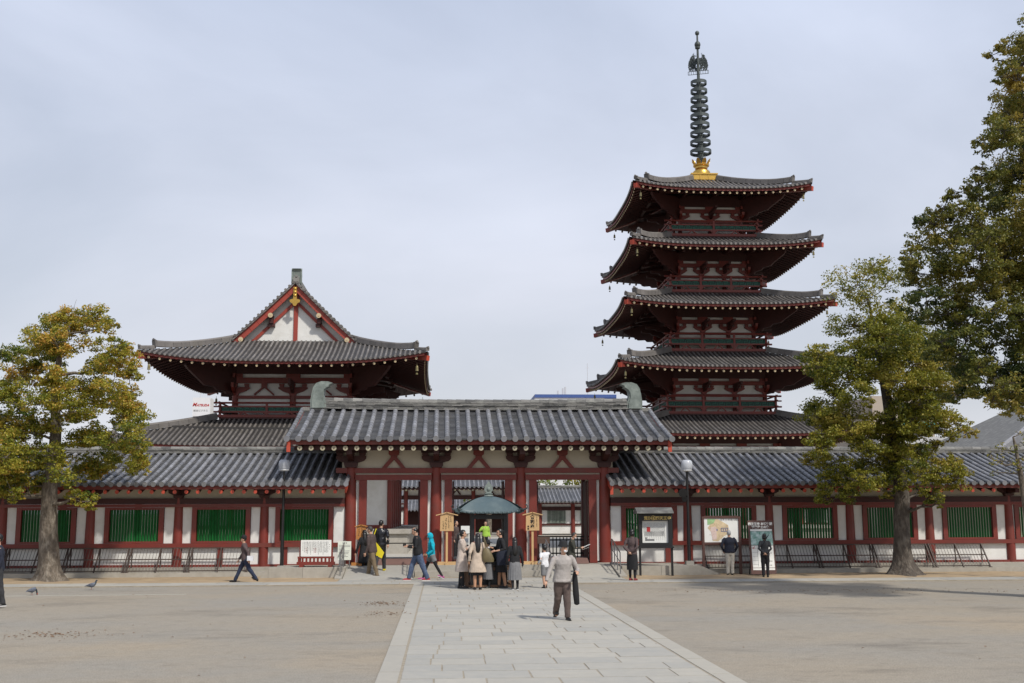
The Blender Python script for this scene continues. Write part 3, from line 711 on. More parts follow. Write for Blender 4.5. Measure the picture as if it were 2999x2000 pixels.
def wall_story(parent, cx, cy, wx, wy, zt, zs, nx, ny, sc=1.0, struts=False, z_low=None, over=2.4, drop=0):
    """one storey's wall ring: zt = top of the railing line, zs = soffit height at wall"""
    zl = z_low if z_low is not None else zt-1.1
    core = MB(); red = MB(); dk = MB()
    core.box(cx-wx+.07, cx+wx-.07, cy-wy+.07, cy+wy-.07, zl, zs)
    for k in range(4):
        T = rotk(cx, cy, k); red.T = T; dk.T = T; a, b = (wx, wy) if k % 2 == 0 else (wy, wx); n = nx if k % 2 == 0 else ny; y = -b; e = 0 if k % 2 == 0 else .004
        xs = [-a+2*a*i/n for i in range(n+1)]
        red.box(-a-.1+e, a+.1-e, y-.06-e, y+.08, zt+.0+e, zt+.13*sc-e)                       # head beam
        red.box(-a-.02+e, a+.02-e, y-.02-e, y+.08, zl+e, zl+.2)                       
        hz = zt+.13*sc
        for i, x in enumerate(xs):
            if not (i in (0, n) and k % 2): red.tube([(x, y+.02, zl), (x, y+.02, hz+.02)], .13*sc, 12)
            r_ = .62*sc*min(1, (xs[1]-xs[0])/1.7/sc)
            # bearing block and boat-shaped arm
            red.prism([(x-.13*sc, hz+.001), (x+.13*sc, hz+.001), (x+.17*sc, hz+.1*sc), (x-.17*sc, hz+.1*sc)], y-.14, y+.05)
            red.prism([(x-.20*sc, hz+.101*sc), (x+.20*sc, hz+.101*sc), (x+r_*.72, hz+.19*sc), (x+r_, hz+.30*sc), (x+r_, hz+.36*sc), (x-r_, hz+.36*sc), (x-r_, hz+.30*sc), (x-r_*.72, hz+.19*sc)], y-.10, y+.04)
            for s_ in (-1, 0, 1):
                xb = x+s_*r_*.78; red.prism([(xb-.08*sc, hz+.362*sc), (xb+.08*sc, hz+.362*sc), (xb+.11*sc, hz+.50*sc), (xb-.11*sc, hz+.50*sc)], y-.12, y+.03)
            red.box(x-.30*sc, x+.30*sc, y-.10, y+.03, zt+.895*sc, zt+1.065*sc)
            # outward tail bracket, cloud shaped
            if 0 < i < n or True:
                o_ = over
                prof = [(y, hz+.12), (y-.30*o_*.5, hz+.16), (y-.34*o_*.6, hz+.28), (y-.5*o_*.6, hz+.30), (y-.56*o_*.6, hz+.42), (y-o_*.52, hz+.46), (y-o_*.52, hz+.60*sc), (y, hz+.60*sc)]
                if not (i in (0, n)): dk.prism(prof, x-.07, x+.07, plane='yz')
                dk.bar((x, y+.05, zs-.12), (x, y-o_*.62, zs-.40-drop), .13, .18)
        red.box(-a-.08+e, a+.08-e, y-.07-e, y+.06, zt+.66*sc+e, zt+.90*sc-e)
        dk.box(-a-.08+e, a+.08-e, y-.09-e, y+.06, zt+1.06*sc+e, zs+.02-e)
        dk.box(-a-over*.5, a+over*.5, y-over*.54-.08, y-over*.54+.08, zs-.34-drop, zs-.20-drop+e)
        if struts:
            for i in range(n):
                c = (xs[i]+xs[i+1])/2
                for s_ in (-1, 1): red.bar((c+s_*.55, y-.02, hz+.05), (c+s_*.08, y-.02, hz+.44), .09, .13, (0, 1, 0))
                red.box(c-.16, c+.16, y-.09, y+.03, hz+.43, zt+.66*sc)
        # diagonal corner brackets
        dk.T = T @ Matrix.Translation((-a, -b, 0)) @ Matrix.Rotation(-pi/4, 4, 'Z')
        o_ = over*1.15
        prof = [(.1, hz-.05), (-.16*o_, hz+.05), (-.19*o_, hz+.20), (-.32*o_, hz+.24), (-.36*o_, hz+.38), (-.52*o_, hz+.42), (-.56*o_, hz+.54), (-.80*o_, zs-.62-drop), (-.84*o_, zs-.42-drop), (-.5*o_, zs-.30-drop*.6), (.1, zs-.05)]
        dk.prism(prof, -.07*sc, .07*sc, plane='yz')
    core.build('plaster_wall', M['plaster'], parent); red.T = None
    red.build('timber_frame', M['red'], parent, fix=False); dk.build('eave_brackets', M['redshade'], parent, fix=False)

def ordn(i): return ['top', 'second highest', 'third highest', 'fourth highest', 'lowest'][i]
def pagoda():
    cx, cy = 16.52, 68.0
    t = thing('pagoda', 'tall five storey red pagoda with dark tiled roofs and metal spire', 'pagoda', (cx, cy, 0))
    m = MB(); m.box(cx-5.6, cx+5.6, cy-5.6, cy+5.6, -.1, 1.1); m.box(cx-5.75, cx+5.75, cy-5.75, cy+5.75, 1.101, 1.25); m.build('stone_podium', M['stone'], t)
    #        a     ai    z0(mid eave)  z1
    roofs = [(5.28, .80, 21.06, 22.84, .36), (5.62, 2.62, 17.56, 18.66, .34), (6.10, 2.75, 13.93, 15.15, .34), (6.62, 2.90, 10.22, 11.52, .36), (7.30, 3.2, 6.38, 7.70, .36)]
    rails = [(2.69, 18.66, 19.72), (2.80, 15.15, 16.22), (2.93, 11.52, 12.67), (3.27, 7.72, 8.87)]
    walls = [(1.90, 2, 19.72), (2.12, 3, 16.22), (2.36, 3, 12.67), (2.78, 3, 8.87)]
    sts = []
    for i, (a, ai, z0, z1, lf) in enumerate(roofs):
        R = HipRoof(cx, cy, a, a, ai, ai, z0, z1, lf, .25 if i else .4)
        if i < 4: hw_, n, zt = walls[i]
        else: hw_, n, zt = 3.3, 3, 4.95
        over = a-hw_
        f_ = over/(a-ai); zs = min(z0+(z1-z0)*f_*.9-.3, zt+1.75)
        if over > (a-ai)*.98: over = (a-ai)*.98
        make_hip(R, t, sp=.262, rr=.066, raf=.415 if i else .42, over=over, segl=.42, ridge_frac=.80)
        wall_story(t, cx, cy, hw_, hw_, zt, max(zs, zt+1.25), n, n, 1.0, over=min(over, 3.4)*.95, z_low=(zt-1.1 if i < 4 else 1.25))
        if i < 4:
            h, zb, zt_ = rails[i]; balcony(t, cx, cy, h, h, zb, zt_, 2 if i == 0 else 3, .42)
            # flashing line under the balcony
        for (nm, k, sg) in (('front left', 0, -1), ('front right', 0, 1), ('back left', 2, 1), ('back right', 2, -1)):
            if i == 4: continue
            if nm == 'back right' and i == 0: pass
            p = R.P(k, sg*R.hw(k, .35)*.995, .35, -.62)
            wind_bell((p.x, p.y, p.z-.12), f'bronze wind bell at the {nm} corner of the {ordn(i)} pagoda roof', .9)
    # spire
    sp = thing('pagoda_spire', 'dark bronze spire with nine rings on gold base atop the pagoda', 'spire', (cx, cy, 22.9))
    m = MB(); m.box(cx-.80, cx+.80, cy-.80, cy+.80, 22.9, 23.24); m.box(cx-.86, cx+.86, cy-.86, cy+.86, 23.241, 23.32)
    for q in (-.8, -.27, .27, .8):
        m.box(cx+q-.03, cx+q+.03, cy-.83, cy-.80, 22.92, 23.23)
    m.build('gold_base', M['gold'], sp)
    m = MB(); m.lathe([(.55, 23.321), (.56, 23.6), (.48, 23.70), (.34, 23.80), (.33, 23.84)], cx, cy, 20)
    m.lathe([(.40, 23.841), (.40, 23.97), (.50, 24.0), (.52, 24.08), (.46, 24.1)], cx, cy, 20)
    m.build('gold_bowl', M['gold'], sp, smooth=True)
    m = MB()
    for k in range(8):
        a = 2*pi*k/8+.2; rr_ = .42; o = V((cx+cos(a)*rr_, cy+sin(a)*rr_, 24.08)); d = V((cos(a), sin(a), 0)); sdv = V((-sin(a), cos(a), 0))
        pts = [(0, .13), (.09, .15), (.17, .12), (.24, .06), (.27, .0)]
        vs = []
        for j, (q, w_) in enumerate(pts): zz = q*1.35; vs += [o+d*(q*.8)+sdv*w_+V((0, 0, zz)), o+d*(q*.8)-sdv*w_+V((0, 0, zz))]
        m.add(vs+[v-d*.03 for v in vs], [(2*j, 2*j+1, 2*j+3, 2*j+2) for j in range(4)]+[(10+2*j, 10+2*j+2, 10+2*j+3, 10+2*j+1) for j in range(4)]+[(2*j, 2*j+2, 12+2*j, 10+2*j) for j in range(4)]+[(2*j+1, 11+2*j, 13+2*j, 2*j+3) for j in range(4)])
    m.build('gold_crown', M['gold'], sp)
    m = MB(); m.tube([(cx, cy, 24.0), (cx, cy, 24.9), (cx, cy, 30.2), (cx, cy, 33.05)], [.19, .17, .10, .055], 12); m.build('shaft', M['bronzedark'], sp, smooth=True)
    for k in range(9):
        z = 24.96+(29.64-24.96)*(k/8)**.97; R_ = .68-(.68-.52)*k/8; m = MB(); n = 28
        vs = []; fs = []
        for j in range(n):
            a = 2*pi*j/n
            for rr_, zz in ((R_, z-.11), (R_, z+.11), (R_-.035, z+.11), (R_-.035, z-.11)): vs.append((cx+cos(a)*rr_, cy+sin(a)*rr_, zz))
        for j in range(n):
            for q in range(4): q2 = (q+1) % 4; j2 = (j+1) % n; fs.append((j*4+q, j2*4+q, j2*4+q2, j*4+q2))
        m.add(vs, fs)
        for j in range(4):
            a = pi*j/2+.35; m.bar((cx+.08*cos(a), cy+.08*sin(a), z), (cx+(R_-.02)*cos(a), cy+(R_-.02)*sin(a), z), .03, .09)
        m.cyl(cx, cy, z-.13, z+.13, .20-.08*k/8, n=12)
        m.build('ring', M['bronzedark'], sp)
    # openwork flame (four fins)
    m = MB(); r = random.Random(8)
    for j in range(4):
        a = pi*j/2-.30; d = V((cos(a), sin(a), 0)); b0 = V((cx, cy, 30.25))
        m.bar(b0+d*.06, b0+d*.66, .02, .03); m.bar(b0+d*.06+V((0, 0, .22)), b0+d*.66+V((0, 0, .22)), .02, .03)
        for q in (.15, .3, .45, .6, .66): m.bar(b0+d*q, b0+d*q+V((0, 0, .22)), .02, .025)
        def twig(p, ang, l, lv):
            q = p+(d*cos(ang)+V((0, 0, sin(ang))))*l
            hor = (q-b0).dot(d); zz = q.z-30.47; lim = .64*sqrt(max(0, 1-(zz/1.35)**2))
            if hor > lim+.04 or zz > 1.4: return
            m.bar(p, q, .02+.007*lv, .02+.007*lv)
            if lv > 0:
                for _ in range(2 if lv < 3 else 3): twig(q, ang+r.uniform(-.8, .7), l*r.uniform(.72, .98), lv-1)
        for q in (.05, .12, .2, .28, .36, .45, .54, .62): 
            twig(b0+d*q+V((0, 0, .22)), r.uniform(.95, 1.5), .24, 4)
            twig(b0+d*(q*.3+.05)+V((0, 0, .22+q*1.6)), r.uniform(.5, .9), .15, 4)
    m.build('flame_finial', M['bronzedark'], sp, fix=False)
    m = MB(); m.lathe([(.08, 32.10), (.19, 32.2), (.2, 32.3), (.16, 32.42), (.09, 32.5)], cx, cy, 14); m.lathe([(.16, 32.02), (.17, 32.12), (.08, 32.13)], cx, cy, 14); m.build('lower_jewel', M['bronzedark'], sp, smooth=True)
    m = MB(); m.ell((cx, cy, 33.08), (.145, .145, .16)); m.build('top_jewel', M['bronzedark'], sp, smooth='all')
pagoda()

def main_hall():
    cx, cy = -8.43, 68.0
    t = thing('main_hall', 'two storey red hall left of the gate with gabled top roof', 'temple hall', (cx, cy, 0))
    m = MB(); m.box(cx-6.9, cx+6.7, 57.2, 79, -.1, 1.0); m.box(cx-7.05, cx+6.85, 57.05, 79.15, 1.001, 1.2); m.build('stone_podium', M['stone'], t)
    # lower storey
    R1 = HipRoof(cx, cy, 9.35, 10.75, 4.0, 6.1, 5.50, 7.15, .38, .15)
    make_hip(R1, t, sp=.262, rr=.066, raf=.47, over=3.4, segl=.42, ringend='redend')
    sm = MB()
    for k in range(4): R1.edge(sm, k, R1.dims(k)[2]*.60, -.02, .13, .10)
    sm.build('roof_step', M['panold'], t)
    wall_story(t, cx, cy, 5.6, 7.2, 4.15, 6.1, 4, 5, 1.0, z_low=1.2, over=2.6, struts=True)
    # upper storey
    wall_story(t, cx, cy, 3.22, 5.0, 8.42, 10.55, 2, 4, 1.32, z_low=7.2, over=3.4, struts=True, drop=.1)
    balcony(t, cx, cy, 3.82, 6.05, 7.22, 8.12, 3, .40)
    R2 = HipRoof(cx, cy, 7.52, 9.15, 3.30, 4.95, 10.06, 11.72, .50, .2, 2.8)
    rf = make_hip(R2, t, sp=.262, rr=.066, raf=.545, over=3.6, segl=.42, name='upper_roof', ridge_frac=.84)
    # gable roof on top: ridge along y
    yf, yb = cy-5.1, cy+5.1; hw_ = 3.60; zb_, za = 12.12, 15.12
    r = random.Random(5); mb = MB()
    def G(s_, q, y): # q 0 at eave .. 1 at ridge
        return V((cx+s_*hw_*(1-q), y, zb_-.52+(za-zb_+.52)*(q*.95+.05*q*q)+.06*(1-q)**6))
    for s_ in (-1, 1):
        mb.mi = 1
        for j in range(10):
            a_, b_, c_, d_ = G(s_, j/10, yf), G(s_, j/10, yb), G(s_, (j+1)/10, yb), G(s_, (j+1)/10, yf); mb.add([a_, b_, c_, d_], [(0, 1, 2, 3)], .5)
            mb.add([p-V((0, 0, .12)) for p in (a_, b_, c_, d_)], [(0, 1, 2, 3)], .5)
        mb.mi = 0; n = int((yb-yf)/.262)
        for i in range(n+1):
            y = yf+(yb-yf)*i/n; pts = [G(s_, -.01+1.01*j/11, y)+V((0, 0, .02)) for j in range(12)]; rib(mb, pts, (0, 1, 0), .078, [r.uniform(.2, .8) for _ in range(11)])
        # verge: short tile ends along the gable edge
        for j in range(17):
            p = G(s_, (j+.5)/17, yf); q0 = G(s_, j/17, yf); q1 = G(s_, (j+1)/17, yf); u = (q1-q0).normalized()
            mb.tube([p+V((0, -.26, .04)), p+V((0, .18, .06))], .085, 8, True, r.uniform(.2, .85))
            mb.bar(q0+V((0, -.12, -.07)), q1+V((0, -.12, -.07)), .22, .07)
        e_ = G(s_, 0, yf); mb.bar(e_+V((-s_*.15, -.12, .06)), e_+V((s_*.22, -.12, .18)), .22, .16)
    gr = mb.build('gable_roof', [M['tileold'], M['panold']], t, fix=False)
    stk = MB(); stk.box(cx-.17, cx+.17, yf+.1, yb-.1, za-.02, za+.32)
    for i in range(30): y = yf+.1+i*(yb-yf-.2)/30; stk.tube([(cx, y, za+.36), (cx, y+(yb-yf)/31, za+.36)], .09, 8)
    stk.build('ridge', M['ridge'], gr)
    for s_ in (-1, 1):
        m = MB()
        for i in range(10):
            a_ = G(s_, -.16+1.16*i/10, yf)+V((0, -.05, -.28)); b_ = G(s_, -.16+1.16*(i+1)/10, yf)+V((0, -.05, -.28)); m.bar(a_, b_+(b_-a_)*.02, .09, .36, tone=.3)
        m.build('barge_board', M['redgable'], gr)
    m = MB(); yw = yf+.5; zg = 11.60
    m.prism([(cx-3.25, zg), (cx+3.25, zg), (cx, za-.35)], yw, yw+.1); m.build('gable_wall', M['plaster'], gr)
    m = MB()
    m.box(cx-.12, cx+.12, yw-.06, yw-.002, zg, za-.5)
    for s_ in (-1, 1): m.bar((cx+s_*2.62, yw-.05, zg-.1), (cx+s_*.0, yw-.05, za-1.05), .09, .17)
    m.box(cx-.17, cx+.17, yw-.2, yw-.061, za-1.3, za-.45)
    m.build('gable_timbers', M['redgable'], gr)
    for s_ in (-1, 1):
        for qx, qz in ((1.36, 13.16), (2.98, 11.76)):
            m = MB(); x = cx+s_*qx; m.tube([(x, yf-.12, qz), (x, yw, qz)], .125, 12); m.mi = 1; disc(m, (x, yf-.13, qz), (0, -1, 0), .14, .03, 14); disc(m, (x, yf-.15, qz), (0, -1, 0), .05, .03, 8)
            if qx < 2: m.mi = 0; m.box(x-.12, x+.12, yf+.1, yw, qz-.42, qz-.13); m.box(x-.2, x+.05 if s_ > 0 else x+.2, yf+.2, yw, qz-.6, qz-.43)
            m.build('purlin', [M['redshade'], M['rafend']], gr)
    # gilt gable pendant
    m = MB(); z = za-.42; y = yf-.14
    m.box(cx-.10, cx+.10, y-.03, y, z-.62, z+.1)
    m.prism([(cx-.06, z-1.0), (cx+.06, z-1.0), (cx+.14, z-.86), (cx+.28, z-.78), (cx+.30, z-.66), (cx+.16, z-.60), (cx-.16, z-.60), (cx-.30, z-.66), (cx-.28, z-.78), (cx-.14, z-.86)], y-.05, y-.031)
    for zz in (.0, -.2, -.4): m.ell((cx, y-.05, z+zz), (.09, .04, .07), 8, 5)
    m.build('gilt_pendant', M['gold'], gr)
    # roof end ornament seen from its front
    m = MB(); y = yf+.35
    for s_ in (1,):
        prof = [(0, 0), (.02, .45), (-.02, .72), (-.15, .86), (.15, .88), (.45, .8), (.6, .6), (.55, .4), (.62, 0)]
        vs = []; z0_ = za-.02
        m.prism([(y+a_, z0_+b_) for a_, b_ in prof], cx-.24, cx+.24, plane='yz')
        m.prism([(y-.03, z0_), (y-.03, z0_+.82), (y+.05, z0_+.90), (y+.05, z0_)], cx-.30, cx-.22, plane='yz'); m.prism([(y-.03, z0_), (y-.03, z0_+.82), (y+.05, z0_+.90), (y+.05, z0_)], cx+.22, cx+.30, plane='yz')
    m.build('ridge_ornament', M['bronze'], gr)
    for (nm, k, sg) in (('front left', 0, -1), ('front right', 0, 1), ('back right', 2, -1), ('back left', 2, 1)):
        p = R2.P(k, sg*R2.hw(k, .4)*.99, .4, -.66); wind_bell((p.x, p.y, p.z-.12), f'bronze wind bell at the {nm} corner of the left hall upper roof', 1.1)
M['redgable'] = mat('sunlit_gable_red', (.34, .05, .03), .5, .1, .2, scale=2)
main_hall()
# ------------------------------------------------------------------ trees
def leafmat(name, c1, c2, c3):
    m = bpy.data.materials.new(name); m.use_nodes = True; nt = m.node_tree; L = nt.links.new
    b = nt.nodes['Principled BSDF']; b.inputs['Roughness'].default_value = .45; b.inputs['Specular IOR Level'].default_value = .35
    a = nd(nt, 'ShaderNodeAttribute', attribute_name='tone'); cr = nd(nt, 'ShaderNodeValToRGB'); e = cr.color_ramp.elements
    e[0].position = 0; e[0].color = (*c1, 1); e[1].position = 1; e[1].color = (*c3, 1); q = e.new(.5); q.color = (*c2, 1)
    L(a.outputs['Fac'], cr.inputs[0]); L(cr.outputs[0], b.inputs['Base Color'])
    t = nd(nt, 'ShaderNodeBsdfTranslucent'); hs = nd(nt, 'ShaderNodeHueSaturation'); hs.inputs['Value'].default_value = 1.3; L(cr.outputs[0], hs.inputs['Color']); L(hs.outputs[0], t.inputs[0])
    mx = nd(nt, 'ShaderNodeMixShader'); mx.inputs[0].default_value = .28; L(b.outputs[0], mx.inputs[1]); L(t.outputs[0], mx.inputs[2]); L(mx.outputs[0], nt.nodes['Material Output'].inputs[0])
    return m
M['leafA'] = leafmat('camphor_leaves_turning', (.055, .10, .014), (.30, .275, .028), (.52, .27, .05))
M['leafB'] = leafmat('camphor_leaves_olive', (.038, .068, .010), (.22, .215, .020), (.38, .28, .05))
M['leafC'] = leafmat('dark_camphor_leaves', (.030, .052, .012), (.165, .165, .026), (.32, .235, .045))
M['leafD'] = leafmat('fresh_green_leaves', (.05, .09, .015), (.16, .22, .03), (.25, .27, .05))
def leaves(mb, c, rx, ry, rz, n, s, hue, r, spread=.16, nsub=9):
    subs = []
    for i in range(nsub):
        while True:
            p = V((r.uniform(-1, 1), r.uniform(-1, 1), r.uniform(-1, 1)))
            if .25 < p.length < 1: break
        subs.append((p, r.uniform(.30, .5), hue+r.gauss(0, .10)))
    for i in range(n):
        p0, rs, hu = subs[r.randrange(nsub)]
        d = V((r.gauss(0, 1), r.gauss(0, 1), r.gauss(0, 1))).normalized()*rs*(r.random()**.45)
        if d.z < -rs*.35: d.z *= .5
        p = V((c.x+(p0.x+d.x)*rx, c.y+(p0.y+d.y)*ry, c.z+(p0.z+d.z)*rz))
        nrm = V((r.gauss(0, .7)+d.x, r.gauss(0, .7)+d.y, r.gauss(.5, .5)+d.z)).normalized()
        a = nrm.orthogonal().normalized(); a.rotate(Matrix.Rotation(r.uniform(0, 6.28), 3, nrm)); b = nrm.cross(a); q = s*r.uniform(.6, 1.3)
        mb.v += [tuple(p-a*q), tuple(p-b*q*.55+nrm*q*.12), tuple(p+a*q), tuple(p+b*q*.55+nrm*q*.12)]
        k = len(mb.v)-4; mb.f.append((k, k+1, k+2, k+3)); mb.m.append(0); mb.t.append(min(1, max(0, hu+r.gauss(0, spread))))
def curve(a, b, r, n=5, sag=.0, wob=.12):
    a, b = V(a), V(b); L_ = (b-a).length; pts = []
    for i in range(n+1):
        f = i/n; p = a.lerp(b, f); k = sin(pi*f)
        p += V((r.uniform(-1, 1), r.uniform(-1, 1), r.uniform(-.6, .6)))*wob*L_*k*.6+V((0, 0, -sag*L_*k)); pts.append(p)
    return pts
def fuller(cs, seed, k=2, g=1.22, spread=.75):
    r = random.Random(seed); out = []
    for c, q, h in cs:
        out.append((c, q*g, h))
        for _ in range(k):
            d = V((r.uniform(-1, 1)*spread, r.uniform(-1.6, 1.6), r.uniform(-1, 1)*spread*.8))*q
            out.append((c+d, q*r.uniform(.6, .95), h+r.gauss(0, .07)))
    return out
def tree(name, label, trunk, clumps, leafm, size, dens, seed, Yr, barkm='bark', flat=.88, root=True, limb_r=.09, depth=None, sparse=(), cat='tree', group=None):
    """trunk: [(point, radius)], clumps: [(point, r, hue)]"""
    r = random.Random(seed); base = trunk[0][0]
    t = thing(name, label, cat, base, group=group)
    m = MB(); n = 18; pts = []; rad = []
    P_ = [p for p, _ in trunk]; R_ = [q for _, q in trunk]
    sub = 5
    for i in range(len(P_)-1):
        for j in range(sub): f = j/sub; pts.append(P_[i].lerp(P_[i+1], f)); rad.append(R_[i]*(1-f)+R_[i+1]*f)
    pts.append(P_[-1]); rad.append(R_[-1]); vs = []; fs = []
    for i, (p, q) in enumerate(zip(pts, rad)):
        fl = max(0, 1-(p.z-base.z)/.9) if root else 0
        for k in range(n):
            a = 2*pi*k/n; w_ = 1+.10*noise.noise(V((cos(a)*1.5, sin(a)*1.5, p.z*1.2+seed)))+fl**3*.95*(.35+.65*sin(2.5*a+seed)**2)+fl**3*.25*noise.noise(V((cos(a)*3, sin(a)*3, seed)))
            vs.append((p.x+cos(a)*q*w_, p.y+sin(a)*q*w_, p.z))
    for i in range(len(pts)-1):
        for k in range(n): k2 = (k+1) % n; fs.append((i*n+k, i*n+k2, (i+1)*n+k2, (i+1)*n+k))
    m.add(vs, fs, .5)
    nodes = [(p, q) for p, q in zip(pts, rad) if p.z > base.z+1.6]
    order = sorted(clumps, key=lambda c: (c[0]-nodes[0][0]).length)
    for c, cr, hue in order:
        best = min(nodes, key=lambda nq: (nq[0]-c).length+max(0, nq[0].z-c.z+.1)*1.5+(.4 if nq[1] < .03 else 0))
        L_ = (best[0]-c).length
        r0 = min(best[1]*.75, limb_r*(.4+.25*L_)); r1 = max(.012, r0*.3)
        cv = curve(best[0], c, r, 5, .04); rr_ = [r0+(r1-r0)*i/5 for i in range(6)]; m.tube(cv, rr_, 7, True, r.random())
        nodes += list(zip(cv[2:], rr_[2:]))
        for _ in range(5):
            d = V((r.gauss(0, 1), r.gauss(0, 1), r.gauss(.3, .7))).normalized()*cr*r.uniform(.6, 1.05); cv = curve(c, c+d, r, 3, 0, .2); m.tube(cv, [r1*.8, r1*.6, r1*.4, .004], 4, False, r.random())
    m.build('trunk', M[barkm], t, smooth='all', fix=False)
    f = MB()
    for i, (c, cr, hue) in enumerate(clumps):
        k = dens*(cr**2)*r.uniform(.8, 1.15)
        if i in sparse: k *= .35
        leaves(f, c, cr*1.15, cr*1.1, cr*flat, int(k), size, hue, r, nsub=max(6, int(7+cr*5)))
    f.build('crown', M[leafm], t, fix=False)
    return t
def cl(lst, sx, ox, oy, Yc, dY, seed, hue):
    r = random.Random(seed); out = []
    for it in lst:
        x, y, q = it[:3]; px, py = ox+x/sx, oy+y/sx; Y = Yc+r.uniform(-dY, dY) if len(it) < 5 else it[4]
        h = hue(px, py, r) if len(it) < 4 or it[3] is None else it[3]
        out.append((at(px, py, Y=Y), q/sx/FPX*Y*1.12, h))
    return out
# left tree
LT = [(370,150,85),(250,190,75),(480,170,80),(555,185,45),(150,330,95),(60,340,55),(230,265,80),(340,260,80),(585,285,62),(640,300,32),(675,415,55),(590,370,66),(500,370,80),
      (430,480,90),(300,460,75),(170,420,70),(60,490,75),(0,520,60),(560,530,75),(665,560,62),(690,640,60),(615,620,75),(350,610,85),(450,590,75),(210,560,75),(100,600,60),(60,680,80),(200,690,75),(120,760,85),(30,830,95),(280,700,55),
      (470,760,85),(580,740,85),(675,740,70),(705,830,52),(620,850,75),(700,900,50),(300,830,65),(120,930,95),(40,980,85),(180,860,75),(420,920,65),(330,950,55),(500,900,55),(60,1050,45),(450,1080,42),(390,1050,32),(-60,900,90),(-70,700,90),(-80,560,70),(210,990,50)]
def hueL(px, py, r):
    h = .42+r.gauss(0, .09)+max(0, (1100-py)/500)*.32
    if px < 60: h -= .12
    return h
tr = [(V((at(144, 1690, Y=35.6).x, 35.6, 0)), .33), (at(144, 1655, Y=35.6), .31), (at(143, 1560, Y=35.6), .265), (at(146, 1430, Y=35.5), .22), (at(158, 1340, Y=35.4), .19), (at(165, 1250, Y=35.3), .16), (at(160, 1120, Y=35.2), .12), (at(180, 1020, Y=35.1), .07), (at(205, 950, Y=35), .03)]
tree('camphor_tree', 'yellowing broadleaf tree on the left in front of the corridor', tr, fuller(cl(LT, 1.742, 0, 850, 35.0, 1.3, 5, hueL), 1, 2, 1.06, .55), 'leafA', .043, 3300, 11, 35, group='trees in front of the corridor')
# right tree
RT = [(330,950,66),(285,985,55),(400,915,58),(455,955,50),(370,1015,55),(275,1120,48),(350,1170,66),(440,1120,85),(420,1210,85),(330,1250,66),(240,1262,56),(165,1270,42),(190,1230,36),
      (500,1200,85),(560,1300,85),(480,1300,75),(400,1290,66),(620,1250,75),(640,1340,75),(560,1390,62),(250,1400,72),(200,1450,52),(330,1380,52),(300,1480,62),(220,1520,52),(400,1505,40),(520,1490,55),(565,1440,66),(620,1425,56),(600,1500,52),(655,1480,44)]
RT2 = [(450,60,60),(700,130,110),(900,170,85),(1150,170,90),(450,200,85),(430,320,75),(560,430,100),(800,330,110),(900,440,95),(1100,290,95),(1300,430,100),(1450,500,100),(1590,580,80),(1550,420,50),(1250,540,80),(650,560,110),(500,620,80),(820,600,90),(620,720,80),(480,735,60),(900,640,70),(1000,700,50),(1380,740,60),(1300,680,45),(1610,130,70),(1680,190,42),(1540,220,45),(1080,380,80),(1180,420,70),(1020,520,80),(1120,560,70),(980,300,80),(1250,360,80),(1050,200,80),(1130,640,50),(760,520,90),(340,420,60),(1400,620,70),(1220,90,80),(1330,180,62),(1180,10,70),(1400,300,55)]
def hueR(px, py, r):
    h = .50+r.gauss(0, .10)-max(0, py-1350)/500*.5
    if px > 2700: h += .08
    return h
tr = [(V((at(2648, 1688, Y=35.3).x, 35.3, 0)), .37), (at(2645, 1640, Y=35.3), .31), (at(2640, 1560, Y=35.3), .25), (at(2642, 1460, Y=35.3), .235), (at(2628, 1380, Y=35.2), .22), (at(2612, 1290, Y=35.2), .21), (at(2604, 1200, Y=35.1), .18), (at(2585, 1100, Y=35), .12), (at(2560, 980, Y=35), .07), (at(2545, 880, Y=34.9), .03)]
c_ = cl(RT, 1.2853, 2250, 80, 34.8, 1.4, 6, hueR)+cl(RT2, 2.85, 2250, 1200, 34.8, 1.3, 7, hueR)
tree('camphor_tree', 'dark trunked olive green tree on the right in front of the corridor', tr, fuller(c_, 2), 'leafB', .043, 3300, 12, 35, barkm='barkmid', group='trees in front of the corridor', sparse=tuple(range(18)))
# near tree, trunk just outside the frame on the right
NT = [(905,70,45),(935,125,55),(880,160,36),(950,200,55),(925,250,36),(900,320,62),(862,370,52),(842,440,44),(900,440,62),(940,380,62),(950,500,52),(885,560,70),(805,560,44),(775,620,44),(722,620,34),(850,650,80),(930,640,72),(760,700,52),(682,700,42),(625,710,38),(605,780,48),(575,735,26),(680,790,60),(760,780,60),(850,760,80),(930,760,72),
      (640,850,50),(575,870,42),(535,895,26),(565,960,50),(640,930,60),(720,900,60),(800,880,72),(900,880,80),(950,960,72),(600,1030,60),(680,1020,60),(760,1000,72),(850,1030,80),(930,1080,80),(625,1120,60),(700,1130,72),(780,1130,72),(860,1160,80),(940,1180,72),(645,1210,50),
      (720,1235,70),(800,1260,72),(880,1290,80),(950,1300,72),(815,1340,66),(900,1390,66),(740,1330,48),(945,1430,56),(700,1380,36),(860,1420,36),(1010,300,90),(1030,520,100),(1050,720,110),(1060,900,110),(1060,1100,110),(1040,1280,100),(1150,640,120),(1160,900,120),(1000,90,70)]  # last clumps are out of view, added to cast shade on the ground
def hueN(px, py, r):
    h = .48+r.gauss(0, .17)
    if py < 850 and px > 2700: h += .08
    if py > 950: h -= .16
    return h
Yn = 25.5
tr = [(at(3200, 1780, Z=0), .62), (at(3190, 1640, Y=Yn), .48), (at(3170, 1480, Y=Yn), .42), (at(3140, 1300, Y=Yn), .37), (at(3120, 1100, Y=Yn), .32), (at(3090, 880, Y=Yn), .26), (at(3040, 640, Y=Yn), .18), (at(3000, 420, Y=Yn), .11), (at(2985, 200, Y=Yn), .04)]
tr[0] = (V((tr[1][0].x, Yn, 0)), .62)
